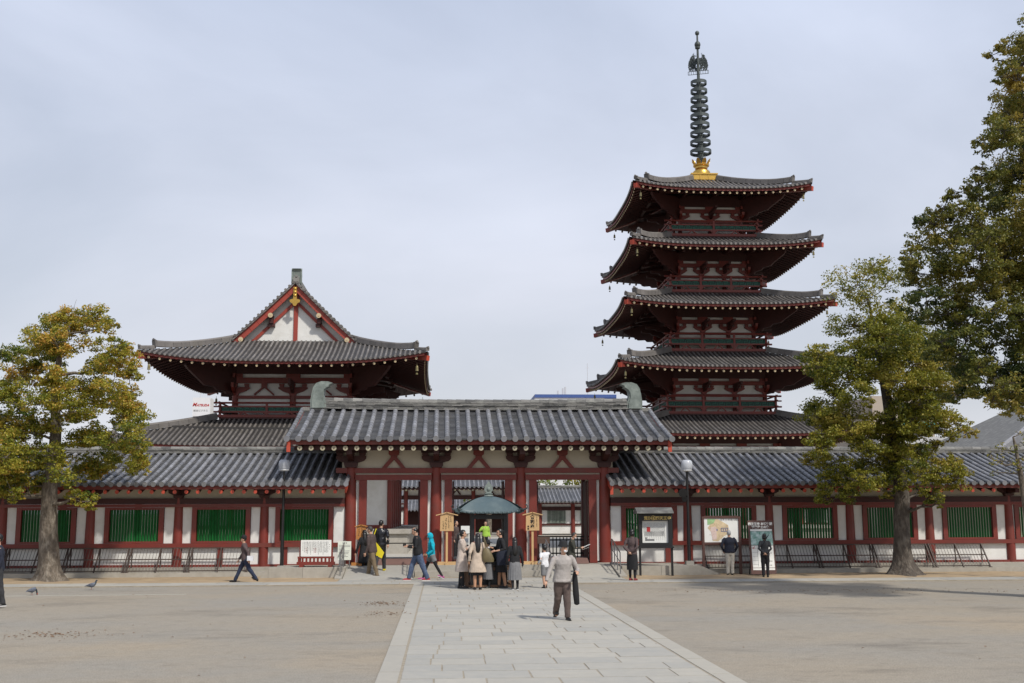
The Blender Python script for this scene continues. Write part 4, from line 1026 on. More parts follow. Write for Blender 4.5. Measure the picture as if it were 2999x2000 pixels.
tree('camphor_tree', 'large dark green tree overhanging the right edge of the view', tr, fuller(cl(NT, 1.2853, 2250, 80, Yn, 1.3, 8, hueN), 3, 3, .98, .95), 'leafC', .038, 3900, 13, Yn, barkm='barkdark', limb_r=.08, sparse=(42, 43, 54, 55, 57, 58, 60, 61, 78, 79, 80, 81, 105, 106), group='trees in front of the corridor')
# sparse twigs low at the right edge
tw = [(2100,200,55),(1950,330,70),(2080,300,70),(1850,400,60),(2000,430,80),(2100,480,80),(1900,520,40),(2180,380,80)]
tr = [(V((18.1, 33.5, 0)), .14), (V((18.0, 33.5, 1.5)), .11), (V((17.8, 33.4, 3.2)), .08), (V((17.6, 33.3, 4.3)), .03)]
tree('small_tree', 'slender thin leaved tree at the right edge before the corridor roof', tr, cl(tw, 2.85, 2250, 1200, 33.3, .5, 9, lambda a, b, r: .55+r.gauss(0, .1)), 'leafB', .04, 520, 14, 33, limb_r=.05, root=False)
# trees beyond the far corridor, seen through the right bay and behind
r = random.Random(44)
for i, (x, y, z, q, hm) in enumerate([(4.5, 108, 4.6, 2.6, 'leafD'), (9.5, 110, 4.8, 2.8, 'leafD'), (15.5, 109, 4.6, 2.6, 'leafB'), (21, 111, 5.2, 3.0, 'leafB')]):
    tr = [(V((x, y, 0)), .3), (V((x, y, 2)), .25), (V((x+.2, y, 4.0)), .15), (V((x, y, 5.2)), .05)]
    cs = [(V((x+r.uniform(-q, q), y+r.uniform(-1.5, 1.5), z+r.uniform(-1.1, 1.4))), r.uniform(1.0, 1.6), .5+r.gauss(0, .1)) for _ in range(9)]
    tree('garden_tree', ['bright green garden tree beyond the far corridor, seen left in the right doorway', 'yellow green garden tree beyond the far corridor, mid right doorway', 'brownish garden tree beyond the far corridor, right in the right doorway', 'olive garden tree far behind the pagoda base'][i], tr, cs, hm, .13, 200, 50+i, y, root=False, group='garden trees beyond the far corridor')
# ------------------------------------------------------------------ far wing and gate across the court, backdrop buildings
def far_side():
    Y = 96.0
    t = thing('corridor_wing', 'far corridor and inner gate seen across the temple court through the doorways', 'corridor', (1.2, Y, 0), group='low corridor wings either side of the gate')
    def roof(x0, x1, ye, yr, ze, zr, sp, rr):
        o, S = gable_tiles(t, x0, x1, ye, yr, ze, zr, sp, rr, seed=5, back=False, step=False)
        stacked_ridge(o, x0, x1, yr, zr-.02, 3, .06, .36); return o
    roof(-20, -5.0, Y-1.2, Y+2.8, 2.95, 4.15, .32, .08); roof(7.4, 38, Y-1.2, Y+2.8, 2.95, 4.15, .32, .08)
    roof(-5.2, 7.6, Y-1.4, Y+2.6, 4.2, 5.5, .375, .09)
    m = MB()
    for a, b in ((-20, -3.2), (5.7, 38)): m.box(a, b, Y, Y+.05, .25, 2.9)
    m.box(-3.3, 5.8, Y, Y+.05, 3.35, 4.1); m.build('plaster_wall', M['plaster'], t)
    cols = [-3.07-2.85*i for i in range(6)]+[-.2, 2.67]+[5.53+2.85*i for i in range(12)]
    for x in cols: m = MB(); m.cyl(x, Y-.04, .1, 3.9 if -3.5 < x < 6 else 2.8, .19, .17, 12); m.build('column', M['red'], t, smooth=True)
    m = MB()
    for a, b in ((-20, -3.2), (5.7, 38)): m.box(a, b, Y-.09, Y+.08, 2.2, 2.5); m.box(a, b, Y-.09, Y+.08, .92, 1.08); m.box(a, b, Y-1.1, Y-1.0, 2.72, 2.85)
    m.box(-3.5, 6, Y-.11, Y+.08, 3.15, 3.5); m.box(-5, 7.4, Y-1.25, Y-1.1, 3.95, 4.08); m.box(-3.6, 6.1, Y-.11, Y+.08, 3.95, 4.15)
    for i in range(3):
        c = (-3.07, -.2, 2.67)[i]+1.43
        for s_ in (-1, 1): m.bar((c+s_*.35, Y-.05, 3.55), (c+s_*.03, Y-.05, 3.95), .12, .12, (0, 1, 0))
    m.build('beams', M['redshade'], t)
    for x0 in cols[8:-1]:
        m = MB(); mb2 = MB(); c = x0+1.42; m.box(c-.80, c+.80, Y-.03, Y-.001, 1.1, 2.18)
        for k in range(14): xx = c-.76+k*.117; mb2.box(xx-.035, xx+.035, Y-.07, Y-.031, 1.12, 2.16)
        mb2.build('window_bars', M['dimbars'], m.build('dark_opening_panel', M['black'], t))  # shade inside each opening drawn as a black panel behind the bars
    m = MB()
    for i in range(34): x = -4.9+i*.375; m.tube([(x, Y-1.3, 3.92), (x, Y+.2, 4.2)], .08, 8)
    m.build('rafters', M['gateend'], t)
    m = MB(); m.box(-22, 40, Y-.9, Y+4, -.05, .12); m.build('stone_plinth', M['stone'], t)
M['dimbars'] = mat('weathered_pale_bars', (.35, .38, .33), .6, .2, .6, col2=(.12, .16, .12))
far_side()
# building beyond the inner gate
t = thing('temple_hall', 'distant tile roofed hall seen through the middle doorway beyond the inner gate', 'temple hall', (1.5, 122, 0))
o, S = gable_tiles(t, -10, 13, 116, 122, 2.3, 4.4, .36, .09, seed=9, back=False, step=False)
m = MB(); m.box(-8, 11, 118, 118.2, 0, 2.6); m.build('plaster_wall', M['redshade'], t)

# grey white tower with red letters at left
def glyphs(items, y, depth=.004, up_axis='z', x_flip=1, lean=0.0, y0z=0.0):
    """list of (text, x centre, z bottom, size, bold) -> MB standing in the xz plane facing -y"""
    mb = MB(); dgp = None
    for s, x, z, size, bold in items:
        c = bpy.data.curves.new('lettering', 'FONT'); c.body = s; c.size = size; c.align_x = 'CENTER'; c.extrude = depth/2; c.offset = bold; c.resolution_u = 3
        if lean == 'it': c.shear = .35
        o = bpy.data.objects.new('lettering', c); C.objects.link(o); dg = bpy.context.evaluated_depsgraph_get(); me = bpy.data.meshes.new_from_object(o.evaluated_get(dg))
        vs = [(x+v.co.x, y-v.co.z, z+v.co.y) for v in me.vertices]; mb.add(vs, [tuple(p.vertices) for p in me.polygons], .5)
        bpy.data.objects.remove(o); bpy.data.curves.remove(c); bpy.data.meshes.remove(me)
    return mb
M['concretewhite'] = mat('white_painted_concrete', (.70, .70, .71), .8, .05, 0, scale=.2)
M['concretepale'] = mat('pale_concrete_facade', (.58, .57, .56), .8, .07, 0, scale=.2)
M['bluepaint'] = mat('blue_fascia', (.05, .10, .30), .5, .1)
M['signred'] = mat('red_sign_letters', (.45, .02, .02), .5, .05)
M['beigewall'] = mat('beige_rendered_wall', (.45, .38, .31), .85, .08, 0, scale=.3)
M['aqua'] = mat('aqua_awning', (.12, .42, .34), .6, .1)
a = at(563, 1222, Y=260); b = at(616, 1172, Y=260)
t = thing('tower_block', 'white rooftop tower far left with red letters on its top', 'building', (a.x, 260, 0))
m = MB(); m.box(a.x, b.x, 260, 264, 0, a.z-1.2); m.build('lower_wall', M['concretepale'], t)
m = MB(); m.box(a.x, b.x, 259.9, 264, a.z+.25, b.z+.6); m.box(a.x+.2, b.x-.1, 260.1, 263.8, a.z-1.2, a.z+.25); m.build('sign_box', M['concretewhite'], t)
m = MB()
for k in range(8): xx = b.x+.05; m.box(b.x+.01, b.x+.12, 260.2+k*.45, 260.35+k*.45, a.z+.5, b.z+.5)
for q in (.3, .75): xx = a.x+(b.x-a.x)*q; m.tube([(xx, 262, b.z+.6), (xx, 262, b.z+3.6)], .06, 5); m.box(xx-.6, xx+.6, 261.97, 262.03, b.z+2.5, b.z+2.6); m.box(xx-.4, xx+.4, 261.97, 262.03, b.z+3.0, b.z+3.1)
m.build('mast', M['concretepale'], t)
cx_ = (a.x+b.x)/2-.1
glyphs([('M', cx_-1.50, a.z+2.55, 1.15, .03), ('ATSUDA', cx_+.42, a.z+2.55, .74, .03)], 259.88, .02, lean='it').build('sign_lettering', M['signred'], t)
glyphs([('総合ビジネス', cx_, a.z+1.35, .55, 0)], 259.88, .02).build('small_lettering', M['inkgrey'], t)
# blue topped block behind the gate ridge
a = at(1567, 1185, Y=220); b = at(1770, 1157, Y=220); e = at(1850, 1160, Y=220)
t = thing('office_building', 'pale building with blue roof band behind the gate ridge', 'building', ((a.x+b.x)/2, 220, 0))
m = MB(); m.box(a.x, b.x, 220, 240, 0, b.z-.55); m.build('wall', M['concretewhite'], t)
m = MB(); m.box(a.x-.05, b.x+2.4, 219.8, 240.2, b.z-.55, b.z+.1); m.box(b.x+.01, b.x+2.4, 219.9, 240, a.z-1.6, b.z-.551); m.build('blue_roof_band', M['bluepaint'], t)
m = MB(); m.box(b.x+2.41, e.x, 222, 240, 0, e.z-.3); m.build('side_wing', M['concretewhite'], t)
m = MB()
for q in (.10, .30, .62, .8): xx = a.x+(b.x-a.x)*q; m.box(xx, xx+1.1, 219.95, 219.99, a.z-2.1, a.z-.2)
m.build('windows', M['glass'], t)
m = MB(); c = at(1645, 1140, Y=225); 
for q in (-.9, .1, .6): m.box(c.x+q, c.x+q+.3, 225, 225.4, b.z+.3, c.z+.2+q*.5)
m.build('rooftop_units', M['concretepale'], t)
a = at(1720, 1064, Y=230); m = MB(); m.tube([(a.x, 230, 0), (a.x, 230, a.z)], .05, 6); m.box(a.x-.35, a.x+.35, 229.98, 230.02, a.z-1.0, a.z-.95); tag(m.build('antenna_mast', M['concretepale']), 'thin rooftop antenna mast rising behind the gate roof', 'antenna')
# beige building behind the right tree
a = at(2560, 1300, Y=75); b = at(2733, 1195, Y=75)
t = thing('apartment_building', 'beige building with aqua awning glimpsed behind the right tree', 'building', ((a.x+b.x)/2, 75, 0))
b2 = at(2733, 1160, Y=75); m = MB(); m.box(a.x, b.x, 75, 85, 0, b2.z); m.build('wall', M['beigewall'], t)
c = at(2690, 1250, Y=75); m = MB(); m.prism([(74.0, c.z-.15), (75, c.z+.35), (75, c.z-.15)], c.x-1.2, b.x, plane='yz'); m.build('awning', M['aqua'], t)
for px in (2700, 2650):
    c = at(px, 1230, Y=75); m = MB(); m.box(c.x-.35, c.x+.55, 74.93, 75.05, c.z, c.z+1.2); m.build('window', M['glass'], t)
c = at(2690, 1285, Y=75); m = MB(); m.box(a.x, b.x+.4, 74.2, 75, c.z-.4, c.z+.1); m.build('balcony', M['concretepale'], t)
# big tiled roof at far right
pts = [at(2790, 1318, Y=58), at(2999, 1252, Y=58), at(3120, 1222, Y=58)]
t = thing('temple_hall', 'large grey tiled hip roof rising behind the corridor at far right', 'temple hall', (pts[1].x+4, 60, 0))
R = HipRoof(pts[0].x+13.2, 66, 11.5, 9, 1.2, .8, pts[0].z-.7, pts[0].z+5.0, .2, .2)
mb = MB()
for k in range(4): R.sheet(mb, k, 0, R.dims(k)[2], 0, 20, 6); R.edge(mb, k, 0, -.3, 0)
for i in range(70):
    x = -11.3+i*.328; dm = 8.2 if abs(x) < 1.2 else 8.2*(11.5-abs(x))/10.3
    if dm > .3: rib(mb, [R.P(0, x, dm*j/6, .01) for j in range(7)], (1, 0, 0), .08, [r.random() for _ in range(6)])
ro = mb.build('tiled_roof', [M['stonetile'] if 'stonetile' in M else M['ridge']], t, fix=False)
for kk in (0, 1):
    m = MB(); pp = [R.P(kk, -R.hw(kk, 8.2*q)*.999, 8.2*q, .14) for q in (0, .25, .5, .75, 1)]
    for i in range(4): m.bar(pp[i], pp[i+1], .34, .34); m.tube([pp[i]+V((0, 0, .2)), pp[i+1]+V((0, 0, .2))], .12, 8)
    m.build('hip_ridge', M['tile'], ro)
m = MB(); m.box(pts[0].x+4, pts[0].x+23, 59.5, 72, 0, pts[0].z-.7); m.build('wall', M['cream'], t)

# ------------------------------------------------------------------ street furniture
def lamp(label, x, y, ztop, zbase, speaker=False, sx=-1, bucket=False):
    t = thing('lamp_post', label, 'street lamp', (x, y, 0), group='lamp posts before the corridor')
    m = MB(); m.prism([(x-.135, -.05), (x+.135, -.05), (x+.125, zbase), (x-.125, zbase)], y-.13, y+.13); m.build('concrete_base', M['concrete'], t)
    m = MB(); m.tube([(x, y, zbase-.02), (x, y, 1.45), (x, y, 1.46), (x, y, ztop-.33)], [.062, .060, .048, .042], 12); m.cyl(x, y, 1.44, 1.50, .066, n=12); m.build('pole', M['blackmetal'], t, smooth=True)
    m = MB(); z0 = ztop-.33; m.lathe([(.07, z0-.02), (.15, z0), (.185, z0+.05), (.19, z0+.20), (.175, z0+.28), (.12, z0+.33), (.01, z0+.335)], x, y, 20); m.build('lamp_globe', M['globe'], t, smooth='all')
    m = MB(); m.lathe([(.10, z0-.05), (.175, z0-.018), (.17, z0-.0), (.06, z0-.001)], x, y, 16); m.cyl(x, y, z0+.03, z0+.17, .075, n=14); m.build('lamp_louvre', M['louvre'], t)
    if speaker:
        s = MB(); zz = 2.62; q = x-.19
        s.tube([(x-.03, y, zz), (q+.05, y-.05, zz)], .02, 6); s.tube([(q+.10, y+.02, zz+.10), (q+.05, y-.10, zz+.08), (q, y-.24, zz+.05), (q-.02, y-.30, zz+.04)], [.05, .06, .12, .15], 14)
        s.tube([(q+.14, y+.05, zz-.14), (q+.06, y-.10, zz-.16)], [.06, .09], 10); s.box(q+.02, q+.14, y-.06, y+.06, zz-.06, zz+.02)
        s.build('loudspeaker', M['blackmetal'], t, smooth=True)
def alpha_mat(name, col, rough, trans):
    m = bpy.data.materials.new(name); m.use_nodes = True; nt = m.node_tree; b = nt.nodes['Principled BSDF']; b.inputs['Base Color'].default_value = (*col, 1); b.inputs['Roughness'].default_value = rough
    t = nd(nt, 'ShaderNodeBsdfTransparent'); t.inputs[0].default_value = (.9, .92, .95, 1); mx = nd(nt, 'ShaderNodeMixShader'); mx.inputs[0].default_value = trans
    nt.links.new(b.outputs[0], mx.inputs[1]); nt.links.new(t.outputs[0], mx.inputs[2]); nt.links.new(mx.outputs[0], nt.nodes['Material Output'].inputs[0]); return m
M['globe'] = alpha_mat('hazy_clear_globe', (.62, .64, .68), .2, .28)
M['louvre'] = mat('white_lamp_louvre', (.75, .75, .74), .4, .05)
p = at(824, 1689, Z=0); q = at(832, 1346, Y=p.y)
lamp('slim black lamp post left of the gate with square glass head', p.x, p.y, q.z, .36)
p2 = at(2020, 1684, Z=0); q = at(2008, 1347, Y=p2.y)
lamp('slim black lamp post right of the gate carrying a loudspeaker', p2.x, p2.y, q.z, .46, speaker=True)
m = MB(); m.lathe([(.11, .0), (.135, .02), (.145, .26), (.15, .27), (.135, .275)], p2.x+.02, p2.y-.26, 18); bk = m.build('bucket', M['board'], smooth=True); tag(bk, 'white bucket standing at the foot of the right lamp post', 'bucket')
m = MB(); m.box(p2.x+.05, p2.x+.10, p2.y-.412, p2.y-.405, .17, .21); k = m.build('bucket_label', M['inkred']); k.parent = bk

def kosatsu(name, label, px, pyb, W, Y, z0, px_w, ytop, ybot, ypeak, roofhalf, wd, items, sub=None):
    """peaked wooden notice board on a post with cross feet"""
    k = Y/FPX; c = at(px, ytop, Y=Y); zb = at(px, ybot, Y=Y).z; zt = c.z; zp = at(px, ypeak, Y=Y).z; x = c.x; w_ = px_w*k/2; rh = roofhalf*k
    t = thing(name, label, 'notice board', (x, Y, z0), group='peaked wooden notice boards at the gate')
    m = MB(); m.box(x-.035, x+.035, Y+.012, Y+.07, z0+.05, zt-.05); m.build('post', M[wd], t)
    m = MB(); m.prism([(x-w_, zt), (x-w_*1.03, zb), (x+w_*1.03, zb), (x+w_, zt), (x, zt+(zp-zt)*.75)], Y-.02, Y+.01); bd = m.build('board', M[wd], t)
    m = MB()
    for s_ in (-1, 1): m.bar((x+s_*rh, Y-.01, zt-(zp-zt)*.15), (x-s_*.01, Y-.01, zp), .11, .03, (0, 0, 1))
    m.build('roof_boards', M[wd], t)
    m = MB(); m.box(x-.30, x-.04, Y-.06, Y+.12, z0, z0+.10); m.box(x+.04, x+.30, Y-.06, Y+.12, z0, z0+.10); m.box(x-.05, x+.05, Y-.20, Y+.25, z0+.001, z0+.07); m.build('foot', M[wd], t)
    return t, x, zt, zb, w_, bd
def scribble(mb, x, z1, z0, y, s, r, gap=1.25):
    """illegible brush column: little stroke clusters"""
    z = z1
    while z-s > z0:
        for _ in range(5):
            a = r.uniform(-.4, .4)*s; b = r.uniform(0, 1)*s; l = r.uniform(.3, .8)*s; an = r.choice([0, 0, pi/2, .7, -.7]); th = s*.13
            mb.bar((x+a-cos(an)*l/2, y, z-b-sin(an)*l/2), (x+a+cos(an)*l/2, y, z-b+sin(an)*l/2), .003, th, (0, 0, 1) if an == 0 else (1, 0, 0))
        z -= s*gap
rs = random.Random(77)
t, x, zt, zb, w_, bd = kosatsu('notice_board', 'peaked pale wood notice board left of the incense burner, small brush writing', 1309, 0, 0, 37.35, .345, 38, 1508, 1555, 1500.5, 32, 'wood', None)
m = MB()
for i, (dx, top, bot, s) in enumerate(((.13, .03, .28, .035), (.06, .05, .45, .04), (-.03, .1, .5, .05), (-.12, .2, .5, .045))): scribble(m, x+dx, zt-top, max(zb+.03, zt-bot), 37.327, s, rs)
m.build('brush_writing', M['sumi'], bd)
t, x, zt, zb, w_, bd = kosatsu('notice_board', 'peaked pale wood notice board right of the incense burner with large black characters', 1559.5, 0, 0, 37.35, .345, 38, 1507, 1553.5, 1500, 29, 'wood', None)
h = zt-zb
g_ = glyphs([('舎', x-.005, zt-h*.25, h*.27, .006), ('利', x-.005, zt-h*.54, h*.27, .006), ('出', x-.005, zt-h*.83, h*.27, .006), ('金', x-.145, zb+h*.22, h*.12, .002), ('堂', x-.145, zb+h*.07, h*.12, .002)], 37.327)
scribble(g_, x+.14, zt-.06, zb+h*.2, 37.327, .028, rs); g_.build('brush_characters', M['sumi'], bd)
t, x, zt, zb, w_, bd = kosatsu('notice_board', 'amber wooden notice board by the leftmost gate column, partly hidden by the man in brown', 1058, 0, 0, 37.25, .345, 28, 1541, 1580, 1537, 18, 'woodamber', None)
m = MB(); scribble(m, x+.03, zt-.05, zb+.04, 37.227, .055, rs); scribble(m, x-.07, zt-.08, zb+.1, 37.227, .05, rs); m.build('brush_writing', M['woodold'], bd)

# white notice on red stand
Y = 36.7; a = at(881, 1629, Y=Y); b = at(971, 1581, Y=Y); z0 = .336
t = thing('notice_stand', 'white notice with vertical black and red writing on a red stand', 'notice board', ((a.x+b.x)/2, Y, z0))
m = MB(); m.box(a.x, b.x, Y-.04, Y-.02, a.z, b.z); bd = m.build('notice_panel', M['board'], t)
m = MB(); xa, xb = a.x-.12, b.x+.12
m.box(xa, xb, Y-.10, Y+.10, z0+.06, z0+.16); m.box(xa+.02, xb-.02, Y-.03, Y+.03, a.z-.07, a.z-.01)
for xx in (xa+.10, xb-.20): m.box(xx, xx+.12, Y-.22, Y+.22, z0, z0+.075)
for i in range(10): xx = xa+.06+i*(xb-xa-.12)/9; m.box(xx-.03, xx+.03, Y-.02, Y+.02, z0+.161, a.z-.071)
for xx in (xa+.1, xb-.1): m.box(xx-.03, xx+.03, Y+.0, Y+.05, z0+.16, b.z-.05)
m.build('red_stand', M['red'], t)
m = MB(); mr_ = MB()
for i in range(18):
    xx = b.x-.06-i*(b.x-a.x-.1)/17.5; s = .034 if i % 4 == 2 else .02
    if i == 0: scribble(m, xx, b.z-.14, a.z+.18, Y-.042, .03, rs, 2.2); continue
    scribble(m, xx, b.z-.05, a.z+rs.choice([.04, .1, .16]), Y-.042, s, rs, 1.15)
    if i in (9, 10, 15): scribble(mr_, xx+.012, b.z-.25, a.z+.10, Y-.046, .03, rs, 2)
m.build('black_writing', M['sumi'], bd); mr_.build('red_writing', M['inkred'], bd)
# cream printed sign beside it
Y = 36.75; a = at(989, 1640, Y=Y); b = at(1029, 1585, Y=Y)
t = thing('notice_sign', 'small cream printed sign by the left handrail', 'sign', ((a.x+b.x)/2, Y, z0))
m = MB(); m.box(a.x, b.x, Y-.03, Y-.01, a.z, b.z); bd = m.build('sign_panel', M['boardcream'], t)
m = MB(); 
for xx in (a.x+.05, b.x-.05): m.box(xx-.012, xx+.012, Y-.009, Y+.02, z0, b.z-.05); m.box(xx-.012, xx+.012, Y-.18, Y+.18, z0, z0+.02)
m.build('sign_legs', M['steel'], t)
m = MB(); r5 = random.Random(2)
for i in range(9): zz = b.z-.13-i*.045; m.box(a.x+.03, a.x+.05+r5.uniform(.15, .36), Y-.033, Y-.0301, zz, zz+.012)
for i in range(3): m.box(a.x+.15+i*.055, a.x+.18+i*.055, Y-.033, Y-.0301, b.z-.07, b.z-.035)
m.build('printed_lines', M['inkgrey'], bd)

# glazed notice case with little roof
c6 = lambda x, y: (1720+x/3.136, 1250+y/3.136)
Y = 35.9
a = at(*c6(478, 1100), Y=Y); b = at(*c6(775, 797), Y=Y); g0 = at(*c6(505, 1065), Y=Y); g1 = at(*c6(740, 862), Y=Y)
t = thing('notice_case', 'black notice case with small roof and gold characters right of the gate', 'notice case', ((a.x+b.x)/2, Y, 0))
m = MB(); zt = b.z
m.box(a.x, g0.x, Y-.06, Y+.10, a.z, zt); m.box(g1.x, b.x, Y-.06, Y+.10, a.z, zt); m.box(g0.x+.001, g1.x-.001, Y-.06, Y+.10, a.z, g0.z); m.box(g0.x+.001, g1.x-.001, Y-.06, Y+.10, g1.z, zt); m.box(a.x-.06, b.x+.03, Y-.10, Y+.12, a.z-.05, a.z-.001)
fr_ = m.build('case_frame', M['black'], t)
m = MB(); m.box(g0.x, g1.x, Y+.02, Y+.04, g0.z, g1.z); pn = m.build('notice_paper', M['board'], t)
m = MB()
for i in range(30): xx = g0.x+.06+i*(g1.x-g0.x-.14)/30; scribble(m, xx, g1.z-.06, g1.z-.42-.1*(i % 3), Y+.018, .016, rs, 1.2)
for i in range(26): xx = g0.x+.08+i*(g1.x-g0.x-.2)/26; m.box(xx, xx+.01, Y+.0155, Y+.0195, g0.z+.22, g0.z+.36)
m.box(g0.x+.1, g0.x+.40, Y+.0155, Y+.0195, g0.z+.06, g0.z+.12); m.box(g0.x+.10, g0.x+.16, Y+.0155, Y+.0195, g0.z+.12, g0.z+.17)
m.build('paper_print', M['inkgrey'], pn)
m = MB(); m.box(g0.x+.16, g0.x+.27, Y+.0150, Y+.0192, g0.z+.35, g0.z+.50); m.build('red_seal', M['inkred'], pn)
zc = zt-.215+.03; s_ = .125
g_ = glyphs([('荒', a.x+.22, zc, s_, .004), ('陵', a.x+.36, zc, s_, .004), ('山', a.x+.52, zc, s_, .004), ('四', b.x-.48, zc, s_, .004), ('天', b.x-.355, zc, s_, .004), ('王', b.x-.23, zc, s_, .004), ('寺', b.x-.10, zc, s_, .004)], Y-.063)
xc = b.x-.62+.0; n = 16
for j in range(n): a1 = 2*pi*j/n; a2 = 2*pi*(j+1)/n; g_.bar((xc+.065*cos(a1), Y-.063, zc+.05+.065*sin(a1)), (xc+.065*cos(a2), Y-.063, zc+.05+.065*sin(a2)), .004, .018, (1, 0, .3))
g_.box(xc-.035, xc+.035, Y-.066, Y-.061, zc+.04, zc+.06); g_.box(xc-.01, xc+.01, Y-.067, Y-.062, zc+.015, zc+.085)
g_.build('gold_characters', M['goldpaint'] if 'goldpaint' in M else M['rafend'], fr_)
m = MB(); ra = at(*c6(450, 795), Y=Y-.2); rb_ = at(*c6(787, 768), Y=Y-.2)
m.prism([(Y-.32, zt+.012), (Y-.30, zt+.055), (Y+.02, zt+.20), (Y+.05, zt+.20), (Y+.36, zt+.04), (Y+.36, zt+.0)], ra.x, rb_.x, plane='yz'); m.build('case_roof', M['ridge'], t)
m = MB()
for xx in (a.x+.02, b.x-.02): m.box(xx-.03, xx+.03, Y-.03, Y+.06, -.02, a.z-.051)
m.build('legs', M['black'], t)
# precinct map board
Y = 36.3; a = at(*c6(1055, 1080), Y=Y); b = at(*c6(1405, 822), Y=Y); w0 = at(*c6(1075, 1060), Y=Y); w1 = at(*c6(1383, 840), Y=Y)
t = thing('map_board', 'white illustrated map board on two dark posts, man with white hair before it', 'map board', ((a.x+b.x)/2, Y, 0))
m = MB(); m.box(a.x, w0.x, Y-.05, Y+.05, -.02, b.z); m.box(w1.x, b.x, Y-.05, Y+.05, -.02, b.z); m.box(w0.x+.001, w1.x-.001, Y-.045, Y+.05, w1.z, b.z+.02); m.box(w0.x+.001, w1.x-.001, Y-.045, Y+.05, a.z, w0.z); m.build('dark_frame', M['signbrown'], t)
m = MB(); m.box(w0.x, w1.x, Y-.02, Y+.01, w0.z, w1.z); pn = m.build('map_panel', M['mapwhite'] if 'mapwhite' in M else M['board'], t)
W = w1.x-w0.x; H = w1.z-w0.z
def mp_(u, v): return (w0.x+u*W, w0.z+v*H)
for nm, mt, poly, yy in (('map_shape', 'maporange', [(.10, .60), (.30, .97), (.42, .96), (.70, .72), (.74, .40), (.55, .22), (.40, .04), (.24, .06), (.22, .4)], -.0225), ('map_shape', 'mapgreen', [(.10, .98), (.34, .97), (.28, .80), (.10, .72)], -.0245), ('map_shape', 'mappink', [(.17, .62), (.36, .66), (.36, .12), (.24, .10)], -.026)):
    m = MB(); m.prism([mp_(*q) for q in poly], Y+yy, Y-.0201); m.build(nm, M[mt], pn)
m = MB(); 
for (u0, u1, v0, v1) in ((.50, .68, .58, .60), (.50, .68, .44, .46), (.49, .505, .44, .60), (.68, .695, .44, .60), (.55, .57, .48, .56), (.61, .63, .48, .56), (.36, .39, .48, .56)): m.box(w0.x+u0*W, w0.x+u1*W, Y-.0285, Y-.0265, w0.z+v0*H, w0.z+v1*H)
m.build('map_outline', M['bluepaint'], pn)
m = MB(); r6 = random.Random(12)
for _ in range(46): u, v = r6.uniform(.15, .68), r6.uniform(.1, .88); q = r6.uniform(.008, .022); m.box(w0.x+u*W, w0.x+(u+q)*W, Y-.031, Y-.0290, w0.z+v*H, w0.z+(v+q*.8)*H)
m.build('map_marks', M['mapred'], pn)
glyphs([('四天王寺境内略図', w0.x+W*.76, w0.z+H*.90, .085, .0)], Y-.0225, .003).build('map_title', M['inkgrey'], pn)
# tall garden poster leaning back
Y = 35.9; tl = at(*c6(1463, 860), Y=Y+.25); tr_ = at(*c6(1690, 855), Y=Y+.25); bl = at(*c6(1500, 1320), Y=Y-.15); H = tl.z-.06; Wd = tr_.x-tl.x
t = thing('garden_sign', 'tall leaning brown framed garden poster with white characters and green picture', 'sign', ((tl.x+tr_.x)/2, Y, 0)); t.rotation_euler = (0, 0, 0)
ox = (tl.x+tr_.x)/2
def lean(mb):
    for i, (x_, y_, z_) in enumerate(mb.v): mb.v[i] = (x_+.0, y_+(z_-.05)*.16, z_)
    return mb
Yp = Y-.12
m = MB(); m.box(ox-Wd/2, ox+Wd/2, Yp, Yp+.03, .06, tl.z); bd = lean(m).build('sign_panel', M['signbrown'], t)
Z = lambda v: .06+(tl.z-.06)*v
def panel(nm, mt, u0, u1, v0, v1, d): m = MB(); m.box(ox-Wd/2+u0*Wd, ox-Wd/2+u1*Wd, Yp-d, Yp-d+.002, Z(v0), Z(v1)); return lean(m).build(nm, M[mt], bd)
panel('white_bar', 'board', .08, .95, .80, .835, .003); panel('garden_picture', 'gardenpic', .08, .95, .54, .795, .003); panel('white_text_panel', 'board', .08, .95, .12, .53, .003); panel('white_bar', 'board', .08, .95, .075, .11, .003)
g_ = glyphs([('四天王寺 本坊庭園', ox, Z(.915), Wd*.118, .004), ('極楽浄土の庭', ox, Z(.855), Wd*.118, .004)], Yp-.003, .003); lean(g_).build('title_characters', M['board'], bd)
m = MB(); r7 = random.Random(4)
for row in range(5):
    v = .48-row*.075; m.box(ox-Wd*.40, ox-Wd*.18, Yp-.007, Yp-.0052, Z(v)-.004, Z(v)+.002)
    for k in range(5): u = r7.uniform(-.12, .36); m.box(ox+u*Wd, ox+(u+.05)*Wd, Yp-.007, Yp-.0052, Z(v-.02), Z(v-.01))
m.box(ox-Wd*.20, ox-Wd*.19, Yp-.007, Yp-.0052, Z(.14), Z(.52)); lean(m).build('small_print', M['inkgrey'], bd)
m = MB(); scribble(m, ox-Wd*.33, Z(.51), Z(.41), Yp-.007, .09, r7, 1.0); lean(m).build('red_characters', M['inkred'], bd)
panel('black_line', 'sumi', .08, .95, .53, .54, .0035)
m = MB(); m.bar((ox-Wd*.4, Yp+.2, .9), (ox-Wd*.4, Yp+.55, .0), .03, .03); m.bar((ox+Wd*.4, Yp+.2, .9), (ox+Wd*.4, Yp+.55, .0), .03, .03); m.build('support_leg', M['black'], t)

